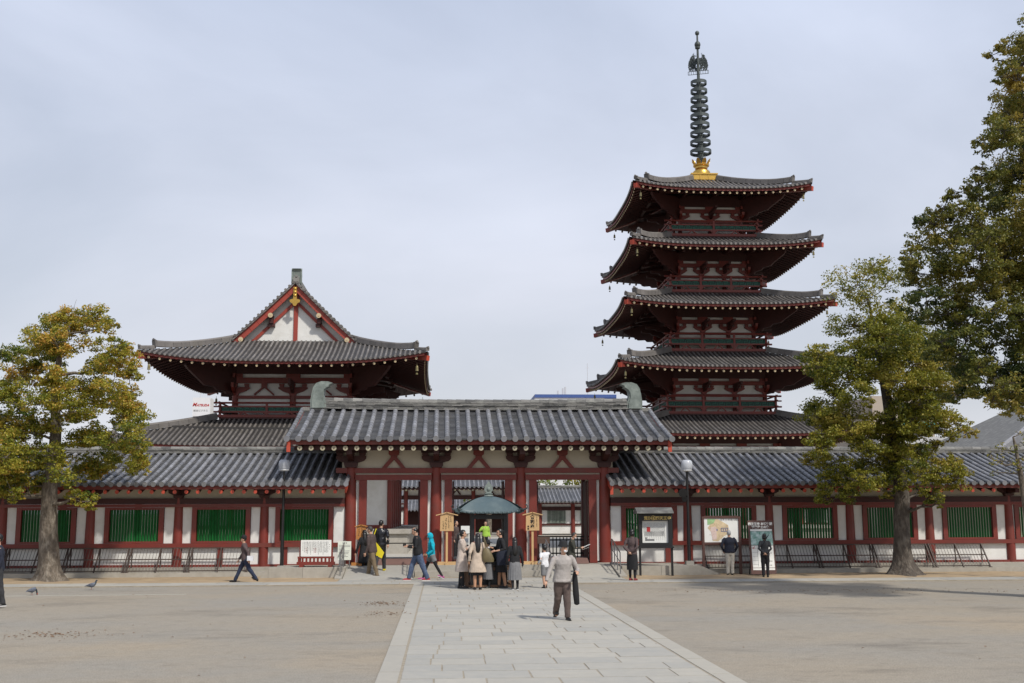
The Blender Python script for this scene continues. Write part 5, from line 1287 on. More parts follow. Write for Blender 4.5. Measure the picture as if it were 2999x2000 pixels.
# steel handrails on both ramps
def handrail(label, x, back=False):
    t = thing('handrail', label, 'handrail', (x, 36.2, .1), group='steel handrails on the gate ramps and steps')
    ya, yb = 37.05, 35.35; za, zb_ = .35, .06
    m = MB(); m.tube([(x, yb, zb_+.72), (x, ya-.1, za+.80), (x, ya+.1, za+.80)], .021, 8); m.tube([(x, yb, zb_+.42), (x, ya, za+.48)], .014, 6)
    m.build('top_rail', M['steel'], t, smooth=True)
    for q in (0, .34, .68, 1): y = yb+(ya-yb)*q; zz = zb_+(za-zb_)*q; m = MB(); m.tube([(x, y, zz-.06), (x, y, zz+.72+.08*q)], .018, 8); m.build('rail_post', M['steel'], t)
handrail('steel handrail along the left edge of the left ramp beside the cream sign', -3.14)
handrail('steel handrail between the left ramp and the steps', -.90)
handrail('steel handrail between the steps and the right ramp, beside the boy', 3.42)
handrail('steel handrail along the right edge of the right ramp near the notice case', 5.62)

# barrier fence inside the right doorway, small brown sign
a = at(1575, 1627, Y=41.5); b = at(1725, 1571, Y=41.5)
t = thing('barrier_fence', 'black barred barrier fence inside the right doorway', 'fence', ((a.x+b.x)/2, 41.5, .35))
m = MB(); 
for zz in (b.z, b.z-.12, .55): m.box(a.x-.1, b.x+.1, 41.48, 41.52, zz-.025, zz+.025)
for i in range(17): xx = a.x-.08+i*(b.x-a.x+.16)/16; m.box(xx-.018, xx+.018, 41.485, 41.515, .36, b.z-.03)
m.build('barrier_bars', M['black'], t)
a = at(1574, 1592, Y=37.6); b = at(1610, 1572, Y=37.6)
t = thing('small_sign', 'small brown wooden sign on a thin post behind the boy', 'sign', ((a.x+b.x)/2, 37.6, .35))
m = MB(); m.box(a.x, b.x, 37.58, 37.6, a.z, b.z); m.build('sign_board', M['brownplain'], t)
m = MB(); m.box((a.x+b.x)/2-.015, (a.x+b.x)/2+.015, 37.601, 37.63, .35, a.z+.1); m.cyl((a.x+b.x)/2, 37.62, .346, .38, .14, n=12); m.build('post', M['black'], t)
m = MB(); m.tube([(-2.6, 41.3, .95), (-.6, 41.3, .95)], .02, 6); m.tube([(-2.55, 41.3, .35), (-2.55, 41.3, .97)], .02, 6); m.tube([(-.65, 41.3, .35), (-.65, 41.3, .97)], .02, 6); tag(m.build('low_rail', M['black']), 'low black rail across the left doorway before the pale podium', 'rail')
# white board in the court
a = at(1350, 1562, Y=52); b = at(1377, 1540, Y=52); m = MB(); m.box(a.x, b.x, 52, 52.03, a.z, b.z); m.box(a.x+.03, a.x+.07, 52.031, 52.06, 0, a.z+.1); m.box(b.x-.07, b.x-.03, 52.031, 52.06, 0, a.z+.1)
tag(m.build('notice_board', M['board']), 'white notice board in the court seen through the middle doorway', 'notice board')

# ------------------------------------------------------------------ leaning metal fences
def fence_panel(label, xa, xb):
    t = thing('fence_panel', label, 'fence', ((xa+xb)/2, 37.2, .17), group='leaning iron fence panels along the corridor')
    zt, zb_, yt, yb = .93, .22, 37.62, 37.10
    m = MB(); m.bar((xa, yt, zt), (xb, yt, zt), .03, .035); m.bar((xa, (yt+yb)/2-.02, (zt+zb_)/2), (xb, (yt+yb)/2-.02, (zt+zb_)/2), .03, .035); m.bar((xa, yb, zb_), (xb, yb, zb_), .03, .03)
    m.build('fence_rails', M['fencebrown'], t)
    m = MB(); n = int((xb-xa)/.105)
    for i in range(n+1): x = xa+(xb-xa)*i/n; m.bar((x, yb, zb_), (x, yt, zt), .011, .011)
    m.build('fence_bars', M['fencegrey'], t)
    for x in (xa+.03, (xa+xb)/2, xb-.03): m = MB(); m.bar((x, 37.55, .17), (x, 37.62, zt+.01), .035, .035); m.bar((x, 37.0, .17), (x, 37.60, zt-.0), .035, .045); m.build('fence_brace', M['fencebrown'], t)
    m = MB()
    for x in (xa+.03, xb-.03): m.box(x-.05, x+.05, 36.96, 37.06, .171, .19)
    m.build('brace_foot', M['fencebrown'], t)
M['fencebrown'] = mat('brown_rusty_iron', (.07, .045, .035), .6, .2)
M['fencegrey'] = mat('grey_brown_iron_bars', (.14, .12, .105), .6, .2)
xL = [-6.25-1.95*i for i in range(6)]
for i in range(5): fence_panel('%s leaning iron fence panel left of the gate, counted outward from the left lamp post' % ['first', 'second', 'third', 'fourth', 'fifth'][i], xL[i+1]+.02, xL[i]-.02)
xR = [8.75+1.95*i for i in range(6)]
for i in range(5): fence_panel('%s leaning iron fence panel right of the gate, counted outward from the right lamp post' % ['first', 'second', 'third', 'fourth', 'fifth'][i], xR[i]+.02, xR[i+1]-.02)

# ------------------------------------------------------------------ incense burner pavilion
def burner():
    Y = 31.3; x = at(1431, 1700, Y=Y).x
    t = thing('incense_burner', 'incense burner shelter with blue green bronze roof before the middle doorway', 'incense burner', (x, Y, 0))
    ze = 2.07; hw = .82
    R = HipRoof(x, Y, hw, hw, .10, .10, ze, ze+.42, .055, -.75, 4)
    mb = MB()
    for k in range(4): R.sheet(mb, k, 0, R.dims(k)[2], 0, 20, 10); R.edge(mb, k, 0, -.05, 0, .03, 20); R.sheet(mb, k, .03, .85, -.05, 12, 4)
    for k in range(4):
        for i in range(13): xx = -hw+.08+i*(2*hw-.16)/12; mb.ell(R.P(k, xx, .0, -.03), (.035, .035, .03), 8, 5)
    rf = mb.build('bronze_roof', M['copper'], t, smooth=True, fix=False)
    for k in range(4):
        m = MB(); a_ = R.P(k, -hw, 0, .0); d = V((a_.x-x, a_.y-Y, 0)).normalized()
        m.tube([a_-d*.15+V((0, 0, .01)), a_+V((0, 0, .0)), a_+d*.08+V((0, 0, .03)), a_+d*.11+V((0, 0, .09)), a_+d*.07+V((0, 0, .14)), a_+d*.03+V((0, 0, .13))], [.02, .025, .025, .022, .016, .008], 8); m.build('curled_corner', M['bronzedark'], rf, smooth=True)
    m = MB(); m.lathe([(.10, ze+.40), (.14, ze+.43), (.10, ze+.47), (.13, ze+.50), (.06, ze+.53)], x, Y, 14)
    m.prism([(x-.06, ze+.52), (x+.06, ze+.52), (x+.125, ze+.60), (x+.105, ze+.70), (x+.03, ze+.80), (x, ze+.86), (x-.03, ze+.80), (x-.105, ze+.70), (x-.125, ze+.60)], Y-.02, Y+.02); m.ell((x, Y, ze+.62), (.06, .06, .07), 10, 6)
    m.build('flame_finial', M['bronze'], rf)
    for sx in (-1, 1):
        for sy in (-1, 1): m = MB(); m.box(x+sx*.46-.055, x+sx*.46+.055, Y+sy*.46-.055, Y+sy*.46+.055, .55, ze-.02); m.build('post', M['black'], t)
    m = MB()
    for s_ in (-1, 1):
        m.box(x-.405, x+.405, Y+s_*.46-.04, Y+s_*.46+.04, ze-.20, ze-.08); m.box(x+s_*.46-.04, x+s_*.46+.04, Y-.405, Y+.405, ze-.20, ze-.08)
        m.box(x-.6, x+.6, Y+s_*.46-.035, Y+s_*.46+.035, ze-.06, ze-.022)
    m.build('top_beams', M['black'], t)
    m = MB(); m.lathe([(.22, .72), (.36, .80), (.42, .95), (.43, 1.05), (.46, 1.07), (.46, 1.11), (.38, 1.11), (.36, 1.04)], x, Y, 24); m.build('incense_bowl', M['bronzedark'], t, smooth=True)
    m = MB(); m.box(x-.56, x+.56, Y-.56, Y+.56, .62, .72); m.build('burner_table', M['black'], t)
    m = MB()
    for s_ in (-1, 1):
        for q in (-1, 1): m.box(x+s_*.62-.045, x+s_*.62+.045, Y+q*.62-.045, Y+q*.62+.045, .0, .60)
        m.box(x-.575, x+.575, Y+s_*.62-.03, Y+s_*.62+.03, .50, .58); m.box(x+s_*.62-.03, x+s_*.62+.03, Y-.575, Y+.575, .50, .58)
        m.box(x-.575, x+.575, Y+s_*.62-.03, Y+s_*.62+.03, .05, .11); m.box(x+s_*.62-.03, x+s_*.62+.03, Y-.575, Y+.575, .05, .11)
    m.box(x-.57, x+.57, Y-.57, Y+.57, .60, .619); m.box(x-.02, x+.02, Y-.65, Y-.59, .111, .499)
    m.build('wooden_base', M['woodold'], t)
    m = MB(); m.box(x-.50, x+.50, Y-.50, Y+.50, .04, .598); m.build('dark_openings', M['black'], t)  # black block painting in the shade seen through the stand's openings
burner()
# ------------------------------------------------------------------ people
def cloth(name, c, rough=.85, c2=None, var=.15, tr=3): return mat(name, c, rough, var, 0, col2=c2, scale=9, bump=.25, bscale=60)
K = dict(skin=mat('skin', (.52, .30, .20), .55, .06), lip=mat('lips', (.36, .13, .10), .5, .05), eye=mat('dark_eyes_brows', (.03, .02, .018), .4, .1),
    blackhair=mat('black_hair', (.012, .010, .009), .38, .2), greyhair=mat('grey_hair', (.42, .42, .42), .6, .15), balding=mat('thin_dark_hair', (.05, .04, .035), .6, .2),
    black=cloth('black_cloth', (.012, .012, .014)), navy=cloth('navy_cloth', (.014, .018, .035)), leather=mat('black_leather', (.012, .012, .016), .28, .1, bump=.3, bscale=20), brown=cloth('brown_jacket_cloth', (.085, .058, .052)),
    plum=cloth('plum_brown_wool', (.10, .068, .066)), beige=cloth('beige_trench_cloth', (.56, .45, .35)), beige2=cloth('pale_pinkish_coat_cloth', (.60, .50, .43)), grey=cloth('light_grey_windbreaker', (.42, .385, .36)), midgrey=cloth('grey_uniform_cloth', (.20, .20, .205)),
    khaki=cloth('khaki_cloth', (.20, .145, .085)), olive=cloth('dark_olive_cloth', (.045, .045, .032)), brownpant=cloth('brown_trouser_cloth', (.115, .082, .070)), jean=cloth('blue_denim', (.045, .065, .125), c2=(.10, .14, .22)), darkjean=cloth('dark_denim', (.02, .03, .065)), cyan=cloth('cyan_jacket_cloth', (.0, .42, .56)),
    white=cloth('white_cotton', (.78, .78, .80)), cream=cloth('cream_trouser_cloth', (.58, .54, .46)), tan=mat('tan_stockings', (.50, .27, .16), .5, .05), charcoal=cloth('charcoal_cloth', (.035, .036, .04)), hiviz=cloth('lime_high_visibility_vest', (.34, .55, .07)),
    redshoe=mat('red_shoe', (.40, .02, .03), .5, .1), pinkshoe=mat('pink_shoe', (.42, .08, .24), .5, .1), yellow=mat('yellow_vinyl', (.80, .66, .02), .45, .08), blackshoe=mat('black_shoe', (.012, .012, .012), .35, .1), brownshoe=mat('brown_shoe', (.09, .05, .03), .5, .1), maroon=mat('maroon_shoe', (.20, .02, .02), .5, .1), sole=mat('white_sole', (.75, .75, .75), .6, .05), olivebag=mat('olive_leather_bag', (.17, .13, .06), .45, .2), paper=mat('paper', (.80, .80, .76), .7, .02))
DG = None
def remesh(mb, name, mats, vox, sm=3, fold=0.0, foldfreq=9, seed=0, paint=None):
    me = mb.mesh(name+'_src', mats, fix=True); o = bpy.data.objects.new(name+'_src', me); C.objects.link(o)
    m = o.modifiers.new('r', 'REMESH'); m.mode = 'VOXEL'; m.voxel_size = vox
    if sm: s = o.modifiers.new('s', 'SMOOTH'); s.factor = .5; s.iterations = sm
    dg = bpy.context.evaluated_depsgraph_get(); out = bpy.data.meshes.new_from_object(o.evaluated_get(dg)); bpy.data.objects.remove(o); bpy.data.meshes.remove(me)
    out.name = name
    if fold:
        nr = [v.normal.copy() for v in out.vertices]
        for v, n_ in zip(out.vertices, nr):
            p = v.co; d = noise.noise(V((p.x*foldfreq+seed, p.y*foldfreq, p.z*foldfreq*.8)))+.5*noise.noise(V((p.x*foldfreq*2.3, p.y*foldfreq*2.3+seed, p.z*foldfreq*2.0)))
            v.co = p+n_*(d*fold)
    out.materials.clear()
    for q in mats: out.materials.append(q)
    if paint:
        for p in out.polygons: p.material_index = paint(p.center)
    out.polygons.foreach_set('use_smooth', [True]*len(out.polygons)); out.update()
    return out
def loft(mb, secs, n=18):
    """secs: (centre, rx, ry, axisX, axisY)"""
    vs = []; fs = []
    for c, rx, ry, ax, ay in secs:
        for k in range(n):
            a = 2*pi*k/n; vs.append(V(c)+ax*(rx*cos(a))+ay*(ry*sin(a)))
    m = len(secs)
    for i in range(m-1):
        for k in range(n): k2 = (k+1) % n; fs.append((i*n+k, i*n+k2, (i+1)*n+k2, (i+1)*n+k))
    fs.append(tuple(range(n))[::-1]); fs.append(tuple((m-1)*n+k for k in range(n))); mb.add(vs, fs, .5)
def ik(a, t, l1, l2, pole):
    a, t = V(a), V(t); d = t-a; L_ = min(d.length, (l1+l2)*.998); dn = d.normalized(); t = a+dn*L_
    x = (l1*l1-l2*l2+L_*L_)/(2*L_); h = sqrt(max(0, l1*l1-x*x)); pl = V(pole)-dn*V(pole).dot(dn)
    if pl.length < 1e-5: pl = V((0, 1, 0))
    return a+dn*x+pl.normalized()*h, t
def add_hand(mb, wr, d, palm, s, curl=.5):
    """palm + four fingers + thumb; d = pointing direction, palm = palm normal"""
    d = d.normalized(); n = palm-d*palm.dot(d); n.normalize(); sd = d.cross(n)
    mb.tube([wr, wr+d*.03*s, wr+d*.075*s], [.024*s, .034*s, .036*s], 10, True, .5, flat=.55)
    mb.ell(wr+d*.055*s, (.03*s, .03*s, .03*s), 8, 6, .5)
    for i, (o, l) in enumerate(((-.028, .060), (-.010, .070), (.009, .066), (.027, .052))):
        b = wr+d*.080*s+sd*o*s; c1 = b+(d*cos(curl*.5)+n*sin(curl*.5))*l*.5*s; c2 = c1+(d*cos(curl*1.4)+n*sin(curl*1.4))*l*.5*s
        mb.tube([b-d*.02*s, b, c1, c2], [.0095*s, .0095*s, .0085*s, .007*s], 7, True, .5)
    b = wr+d*.025*s-sd*.028*s; mb.tube([b, b+(d*.6-sd*.8+n*.3)*.03*s, b+(d*.95-sd*.55+n*.6)*.058*s], [.012*s, .011*s, .008*s], 7, True, .5)

def person(label, loc, H, rz, top=None, bottom=None, legs=((.0, .0), (.0, .0)), hands=(None, None), lean=.02, head=(0, 0), hair='short', haircol='blackhair', shoes='blackshoe', sole=None, hat=None, mask=False, skirt=None, coat=None, build=1.0, fem=False, hood=None, shorts=None, stock=None, collar=None, vest=None, vox=.0125, poles=(None, None), seed=0, socks=None, sleeve=1.0, trouserfit=1.0):
    s = H/1.7; t = thing('person', label, 'person', loc, rz, group=None)
    X, Yv, Z_ = V((1, 0, 0)), V((0, 1, 0)), V((0, 0, 1))
    th, sh, ak = .245*H, .243*H, .045*H
    hips = [];
    def leg(sx, fl, kn):
        h = V((sx*.085*s, 0, 0)); k = h+V((0, -sin(fl), -cos(fl)))*th; a = k+V((0, -sin(fl-kn), -cos(fl-kn)))*sh; return h, k, a
    L_ = [leg(-1, *legs[0]), leg(1, *legs[1])]     # index 0 = -x side
    hz = max(-l[2].z for l in L_)+ak
    L_ = [tuple(p+V((0, 0, hz)) for p in l) for l in L_]
    P = V((0, 0, hz)); sp = V((0, -sin(lean), cos(lean))); fwd = V((0, -cos(lean), -sin(lean))); N = P+sp*.295*H
    shw = (.096 if fem else .110)*H*build**.5; S_ = [N+X*(-shw)-sp*.022*H, N+X*shw-sp*.022*H]
    ua, fa = .170*H, .150*H
    arms = []
    for i, sx in enumerate((-1, 1)):
        tg = hands[i] if hands[i] is not None else (sx*.20, -.03, -.30)   # relative to the shoulder, in units of 1.7 m
        T_ = S_[i]+V(tg)*s*1.0 if hands[i] is not None else S_[i]+V((sx*((.15 if coat else (.10 if skirt else .06)))*s, -.06*s, -(ua+fa)*.96))
        pl = poles[i] or (sx*.35, .9, -.3)
        e, w_ = ik(S_[i], T_, ua, fa, pl); arms.append((S_[i], e, w_))
    # head frame
    hp, hy = head[0], head[1]
    hd = Matrix.Rotation(hy, 3, 'Z') @ Matrix.Rotation(hp+lean*.6, 3, 'X'); nk = N+sp*.035*H+V((0, -.008*H, 0)); hc = nk+hd @ V((0, -.012*s, .105*s)); hs = s*(1.0 if H > 1.45 else 1.0*(1.45/H)**.5)
    hx = lambda x, y, z: hc+hd @ V((x*hs, y*hs, z*hs))
    b = MB()
    def hell(c, r, mb=b): 
        m2 = MB(); m2.ell((0, 0, 0), [q*hs for q in r], 14, 10); mb.add([hx(*c)+hd @ V(v) for v in m2.v], m2.f, .5)
    # body
    sec = lambda f, rx, ry, dy=0: (P+sp*(f*.295*H)-fwd*dy, rx*s*build, ry*s*build, X, fwd)
    tors = [sec(-.20, .10, .085), sec(0, .158 if fem else .150, .108), sec(.25, .140, .10), sec(.45, .122 if fem else .138, .092), sec(.7, .150 if fem else .162, .108), sec(.88, .155 if fem else .172, .095), sec(.97, .10, .07), sec(1.02, .05, .05)]
    loft(b, tors)
    for h, k, a in L_: b.tube([h, h.lerp(k, .5), k, k.lerp(a, .35), a], [.082*s, .072*s, .052*s, .053*s, .036*s], 12, True, .5)
    for i, (h, k, a) in enumerate(L_): b.ell(a+V((0, -.05*s, -.012*s)), (.035*s, .10*s, .028*s), 10, 6)
    for i, (S0, e, w_) in enumerate(arms):
        b.tube([S0, S0.lerp(e, .5), e, e.lerp(w_, .35), w_], [.047*s, .044*s, .036*s, .035*s, .024*s], 10, True, .5)
        d = (w_-e).normalized(); add_hand(b, w_, d, V((-1 if i else 1, -.4, 0)) if abs(d.z) > .5 else V((-.6 if i else .6, -.3, -.4)), s)
    b.tube([N-sp*.05*H, nk+hd @ V((0, 0, .03*s)), hc], [.056*s, .050*s, .05*s], 12, True, .5)
    hell((0, .012, .015), (.072, .090, .100)); hell((0, -.022, -.030), (.056, .066, .072)); hell((0, -.048, -.070), (.030, .028, .026)); hell((0, -.088, -.022), (.011, .018, .018)); hell((0, -.082, .0), (.008, .012, .022))
    for sx in (-1, 1): hell((sx*.072, .006, -.012), (.010, .019, .028))
    inv = hd.inverted()
    def paint(c):
        q = inv @ (c-hc)/hs
        if q.y < -.05:
            for sx in (-1, 1):
                if abs(q.x-sx*.029) < .013 and abs(q.z-.004) < .0065: return 1
                if abs(q.x-sx*.030) < .018 and abs(q.z-.024) < .005: return 1
            if abs(q.x) < .020 and abs(q.z+.058) < .0055: return 2
        if stock and c.z < hz-.02: return 3
        return 0
    body = bpy.data.objects.new('body', remesh(b, 'body', [K['skin'], K['eye'], K['lip'], K[stock] if stock else K['skin']], vox*.85, 1, paint=paint)); C.objects.link(body); body.parent = t
    def put(nm, me): o = bpy.data.objects.new(nm, me); C.objects.link(o); o.parent = t; return o
    # shoes
    for i, (h, k, a) in enumerate(L_):
        kn = legs[i][0]-legs[i][1]; pit = max(-.9, min(.3, kn*.75)) if (a.z-ak) > .012*s else 0
        R_ = Matrix.Rotation(pit, 3, 'X'); m = MB(); m2 = MB(); m2.ell((0, -.055*s, -.015*s), (.044*s, .135*s, .036*s), 14, 8); m2.ell((0, .01*s, .0), (.038*s, .052*s, .052*s), 12, 8); m.add([a+R_ @ V(v) for v in m2.v], m2.f, .5)
        m.mi = 1; m3 = MB(); m3.prism([(-.035*s, .07*s), (.035*s, .07*s), (.038*s, -.02*s), (.046*s, -.10*s), (.034*s, -.17*s), (.0, -.190*s), (-.034*s, -.17*s), (-.046*s, -.10*s), (-.038*s, -.02*s)], -.045*s, -.030*s, plane='xy'); m.add([a+R_ @ V(v) for v in m3.v], m3.f, .5)
        o = m.build('shoe', [K[shoes], K[sole or shoes]], None, smooth=True); o.parent = t
        if socks: m = MB(); m.tube([a+V((0, 0, -.01)), a.lerp(k, .12+.33*(socks[1]))], [.043*s, .052*s], 12); o = m.build('sock', K[socks[0]], None, smooth=True); o.parent = t
    # lower garment
    if bottom or shorts:
        m = MB(); f = trouserfit; cut = 1.0 if bottom else .0
        for h, k, a in L_:
            if bottom: m.tube([h+V((0, 0, .02)), h.lerp(k, .5), k, k.lerp(a, .5), k.lerp(a, .97)], [.098*s*f, .088*s*f, .072*s*f, .064*s*f, .058*s*f], 14, True, .5)
            else: m.tube([h+V((0, 0, .02)), h.lerp(k, .5), h.lerp(k, shorts[1])], [.102*s, .100*s, .095*s], 14, True, .5)
        loft(m, [sec(-.26, .11, .10), sec(-.1, .155, .118), sec(.02, .160, .118), sec(.16, .142, .10), sec(.24, .12, .085)])
        put('trousers' if bottom else 'shorts', remesh(m, 'trousers', [K[bottom or shorts[0]]], vox, 2, fold=.012*s, seed=seed))
    if skirt:
        col, hem, flare, pleat = skirt; m = MB(); n = 60; vs = []; fs = []; zb_ = hz*hem; rows = [(hz+.10*s, .140, .105), (hz, .172, .128), (hz*.8+zb_*.2, .182, .14), ((hz+zb_)/2, .19+flare*.5, .15+flare*.5), (zb_, .19+flare, .155+flare)]
        my = (L_[0][1].y+L_[1][1].y)/2
        for j, (z, rx, ry) in enumerate(rows):
            for k in range(n):
                a = 2*pi*k/n; q = 1+(pleat*cos(15*a)+.02*sin(4*a+seed))*(j/4); vs.append((rx*s*build*q*cos(a), ry*s*build*q*sin(a)+my*(j/4)*.6, z))
        for j in range(len(rows)-1):
            for k in range(n): k2 = (k+1) % n; fs.append((j*n+k, j*n+k2, (j+1)*n+k2, (j+1)*n+k))
        m.add(vs, fs, .5); o = m.build('skirt', K[col], None, smooth='all'); o.parent = t
    # upper garment
    if top:
        m = MB(); hem = coat[0] if coat else -.06; fl = coat[1] if coat else 0
        rows = []
        if coat: 
            for q in (1, .75, .5, .25): rows.append((P+sp*.0+V((0, 0, -(hz*(1-coat[0]))*q)), (.198+fl*q)*s*build, (.150+fl*q)*s*build, X, V((0, -1, 0))))
        else: rows.append(sec(-.12, .172, .125))
        e_ = 0.012
        rows += [sec(.0, .190 if coat else .180, .140 if coat else .134), sec(.25, .165, .126), sec(.45, .148 if fem else .160, .115), sec(.7, .172 if fem else .184, .128), sec(.88, .155 if fem else .178, .108), sec(.99, .105, .082), sec(1.06, .066, .066)]
        loft(m, rows, 22)
        for S0, e, w_ in arms:
            w2 = e.lerp(w_, .98*sleeve) if sleeve > .3 else S0.lerp(e, .9)
            Sq = S0.lerp(e, .07); m.ell(S0-sp*.004+(N-S0)*.10, (.062*s, .062*s, .060*s), 12, 8, .5); pts = [Sq, Sq.lerp(e, .5), e, e.lerp(w_, .5*min(sleeve, 1)), w2] if sleeve > .3 else [Sq, S0.lerp(e, .5), w2]
            m.tube(pts, [.060*s, .056*s, .050*s, .045*s, .042*s][:len(pts)] if sleeve > .3 else [.066*s, .064*s, .064*s], 14, True, .5)
        put('coat' if coat else 'jacket', remesh(m, 'jacket', [K[top]], vox, 2, fold=(.007*s if coat else .012*s) if top not in ('black',) else .007*s, seed=seed+3))
        if collar: m = MB(); m.tube([N+sp*.01, N+sp*.045*H], [.066*s, .062*s], 16); o = m.build('collar', K[collar], None, smooth=True); o.parent = t
    if hood:
        m = MB(); m2 = MB(); m2.ell((0, 0, 0), [q*hs for q in (.098, .118, .128)], 20, 14)
        fs = []; 
        for f in m2.f:
            c = sum((V(m2.v[i]) for i in f), V())/len(f)
            if c.y < -.062*hs and abs(c.x) < .066*hs and c.z < .07*hs: continue
            fs.append(f)
        m.add([hx(0, .012, .006)+hd @ V(v) for v in m2.v], fs, .5); m.tube([N-sp*.02, N+sp*.05*H], [.10*s, .075*s], 14, False); o = m.build('hood', K[hood], None, smooth='all'); o.parent = t
    # hair
    if hair:
        m = MB(); m2 = MB(); r_ = (.080, .100, .108) if hair != 'bald' else (.077, .096, .098); m2.ell((0, 0, 0), [q*hs for q in r_], 22, 16); fs = []
        for f in m2.f:
            c = sum((V(m2.v[i]) for i in f), V())/len(f)/hs
            front = c.y < -.032 and c.z < .055+(.02 if hair == 'short' else .0); low = c.z < (-.075 if hair in ('short', 'bald') else -.095); side = c.z < -.012 and c.y < .015 and hair in ('short', 'bald')
            if hair == 'bald' and c.z > .068 and c.y < .06: continue
            if front or low or side: continue
            fs.append(f)
        m.add([hx(0, .016, .022)+hd @ V(v) for v in m2.v], fs, .5)
        if hair == 'long':
            loft(m, [(hx(0, .045, .05), .076*hs, .06*hs, X, Yv), (hx(0, .058, -.04), .086*hs, .062*hs, X, Yv), (hx(0, .082, -.13), .086*hs, .060*hs, X, Yv), (hx(0, .118, -.22), .085*hs, .046*hs, X, Yv), (hx(0, .138, -.36), .072*hs, .036*hs, X, Yv), (hx(0, .14, -.45), .04*hs, .016*hs, X, Yv)], 14)
        if hair == 'pony': m.tube([hx(0, .10, .02), hx(0, .145, -.03), hx(0, .158, -.16), hx(0, .160, -.30), hx(0, .155, -.40)], [.03*hs, .038*hs, .036*hs, .026*hs, .008], 10)
        if hair == 'bun': m.ell(hx(0, .10, .03), (.038*hs, .032*hs, .038*hs), 12, 8)
        if hair == 'bob': loft(m, [(hx(0, .02, .03), .082*hs, .088*hs, X, Yv), (hx(0, .03, -.04), .088*hs, .082*hs, X, Yv), (hx(0, .04, -.105), .080*hs, .066*hs, X, Yv)], 18)
        o = m.build('hair', K[haircol], None, smooth='all', fix=False); o.parent = t
    if hat:
        m = MB(); m2 = MB()
        if hat[1] == 'cap': m2.lathe([(.094*hs, -.005*hs), (.098*hs, .03*hs), (.09*hs, .07*hs), (.06*hs, .10*hs), (.01, .112*hs)], 0, .012*hs, 20); m2.prism([(-.07*hs, -.07*hs), (-.05*hs, -.145*hs), (0, -.16*hs), (.05*hs, -.145*hs), (.07*hs, -.07*hs)], .0, .012*hs, plane='xy')
        elif hat[1] == 'brim': m2.lathe([(.155*hs, -.01*hs), (.15*hs, .002*hs), (.095*hs, .012*hs), (.092*hs, .07*hs), (.07*hs, .095*hs), (.01, .10*hs)], 0, .01*hs, 24)
        else: m2.lathe([(.088*hs, -.01*hs), (.125*hs, -.022*hs), (.125*hs, -.012*hs), (.096*hs, .03*hs), (.092*hs, .08*hs), (.06*hs, .11*hs), (.01, .12*hs)], 0, .012*hs, 20)
        m.add([hx(0, .012, .062 if hat[1] == 'bucket' else .045)+hd @ V(v) for v in m2.v], m2.f, .5); o = m.build('hat', K[hat[0]], None, smooth=True); o.parent = t
    if mask:
        m = MB(); m2 = MB(); m2.ell((0, 0, 0), (.048*hs, .034*hs, .036*hs), 14, 10); m.add([hx(0, -.058, -.045)+hd @ V(v) for v in m2.v], m2.f, .5); o = m.build('face_mask', K['white'], None, smooth='all'); o.parent = t
    t['_'] = 0; del t['_']
    wp = lambda p: Matrix.Translation(V(loc)) @ Matrix.Rotation(rz, 4, 'Z') @ V(p)
    return t, dict(arms=arms, S=S_, P=P, N=N, hc=hc, s=s, wp=wp, legs=L_)
def hgt(px, pyh, Y, z0, k=1.0): return (at(px, pyh, Y=Y).z-z0)*k
R90 = radians
def ped(label, px, py, pyh, z0=0.0, Y=None, k=1.0, rz=0, **kw):
    p = at(px, py, Z=z0) if Y is None else V((at(px, py, Y=Y).x, Y, z0))
    z0_ = z0; H = hgt(px, pyh, p.y, z0_, k)
    return person(label, (p.x, p.y, z0_), H, R90(rz), **kw)+(p,)
def carried(name, label, cat, mb, mt, smooth=True):
    tag(mb.build(name, mt, None, smooth=smooth), label, cat)
W1 = ((.42, .10), (-.36, .12))      # stride
ped('person at the left edge in navy jacket with an orange badge, cut by the frame', -14, 1781, 1562, rz=-60, top='navy', bottom='charcoal', legs=((.1, .05), (-.15, .05)), hair='short', shoes='blackshoe', sole='sole', seed=1, build=1.1)
p = at(1, 1606, Y=at(-14, 1781, Z=0).y-.17); m = MB(); m.tube([p, p+V((0, .03, 0))], .03, 12); carried('badge', 'small round orange badge on the navy jacket at the left edge', 'badge', m, mat('orange_badge', (.8, .25, .03), .5, .05))
t, i_, p = ped('person in black hat, plum jacket and jeans striding left before the fence', 716, 1707, 1567, k=1.04, rz=-90, top='plum', bottom='darkjean', legs=((.46, .05), (-.44, .22)), hair='short', hat=('black', 'cap'), shoes='blackshoe', lean=.10, fem=True, hands=((-.02, -.20, -.50), (.05, .20, -.48)), seed=2)
m = MB(); m.box(p.x+.10, p.x+.28, p.y-.30, p.y-.20, .66, .80); carried('handbag', 'small white bag at the hip of the person striding left in jeans', 'bag', m, K['white'])
ped('person in long black coat standing behind the man in the brown jacket', 1066, 1688, 1551, rz=-150, top='black', bottom='black', coat=(.55, .05), hair='long', fem=True, seed=3, hands=((-.03, -.2, -.45), None))
t, i_, p = ped('older man in brown jacket and khaki trousers beside the amber notice board', 1089, 1695, 1542, k=1.03, rz=-112, top='brown', bottom='khaki', legs=((.28, .10), (-.26, .08)), hair='short', haircol='balding', shoes='brownshoe', sole='sole', lean=.10, head=(.15, .1), build=1.12, seed=4)
t, i_, p = ped('man in shiny black leather jacket walking up the left ramp with a yellow bag', 1114, 1667, 1525, z0=.20, Y=36.2, k=1.03, rz=172, top='leather', bottom='charcoal', legs=((.28, .08), (-.38, .25)), hair='short', shoes='yellow', lean=.03, head=(.0, -.3), build=1.05, seed=5, hands=((-.08, .16, -.46), None))
m = MB(); a = i_['wp'](V((.20, .12, 1.02))); q = p
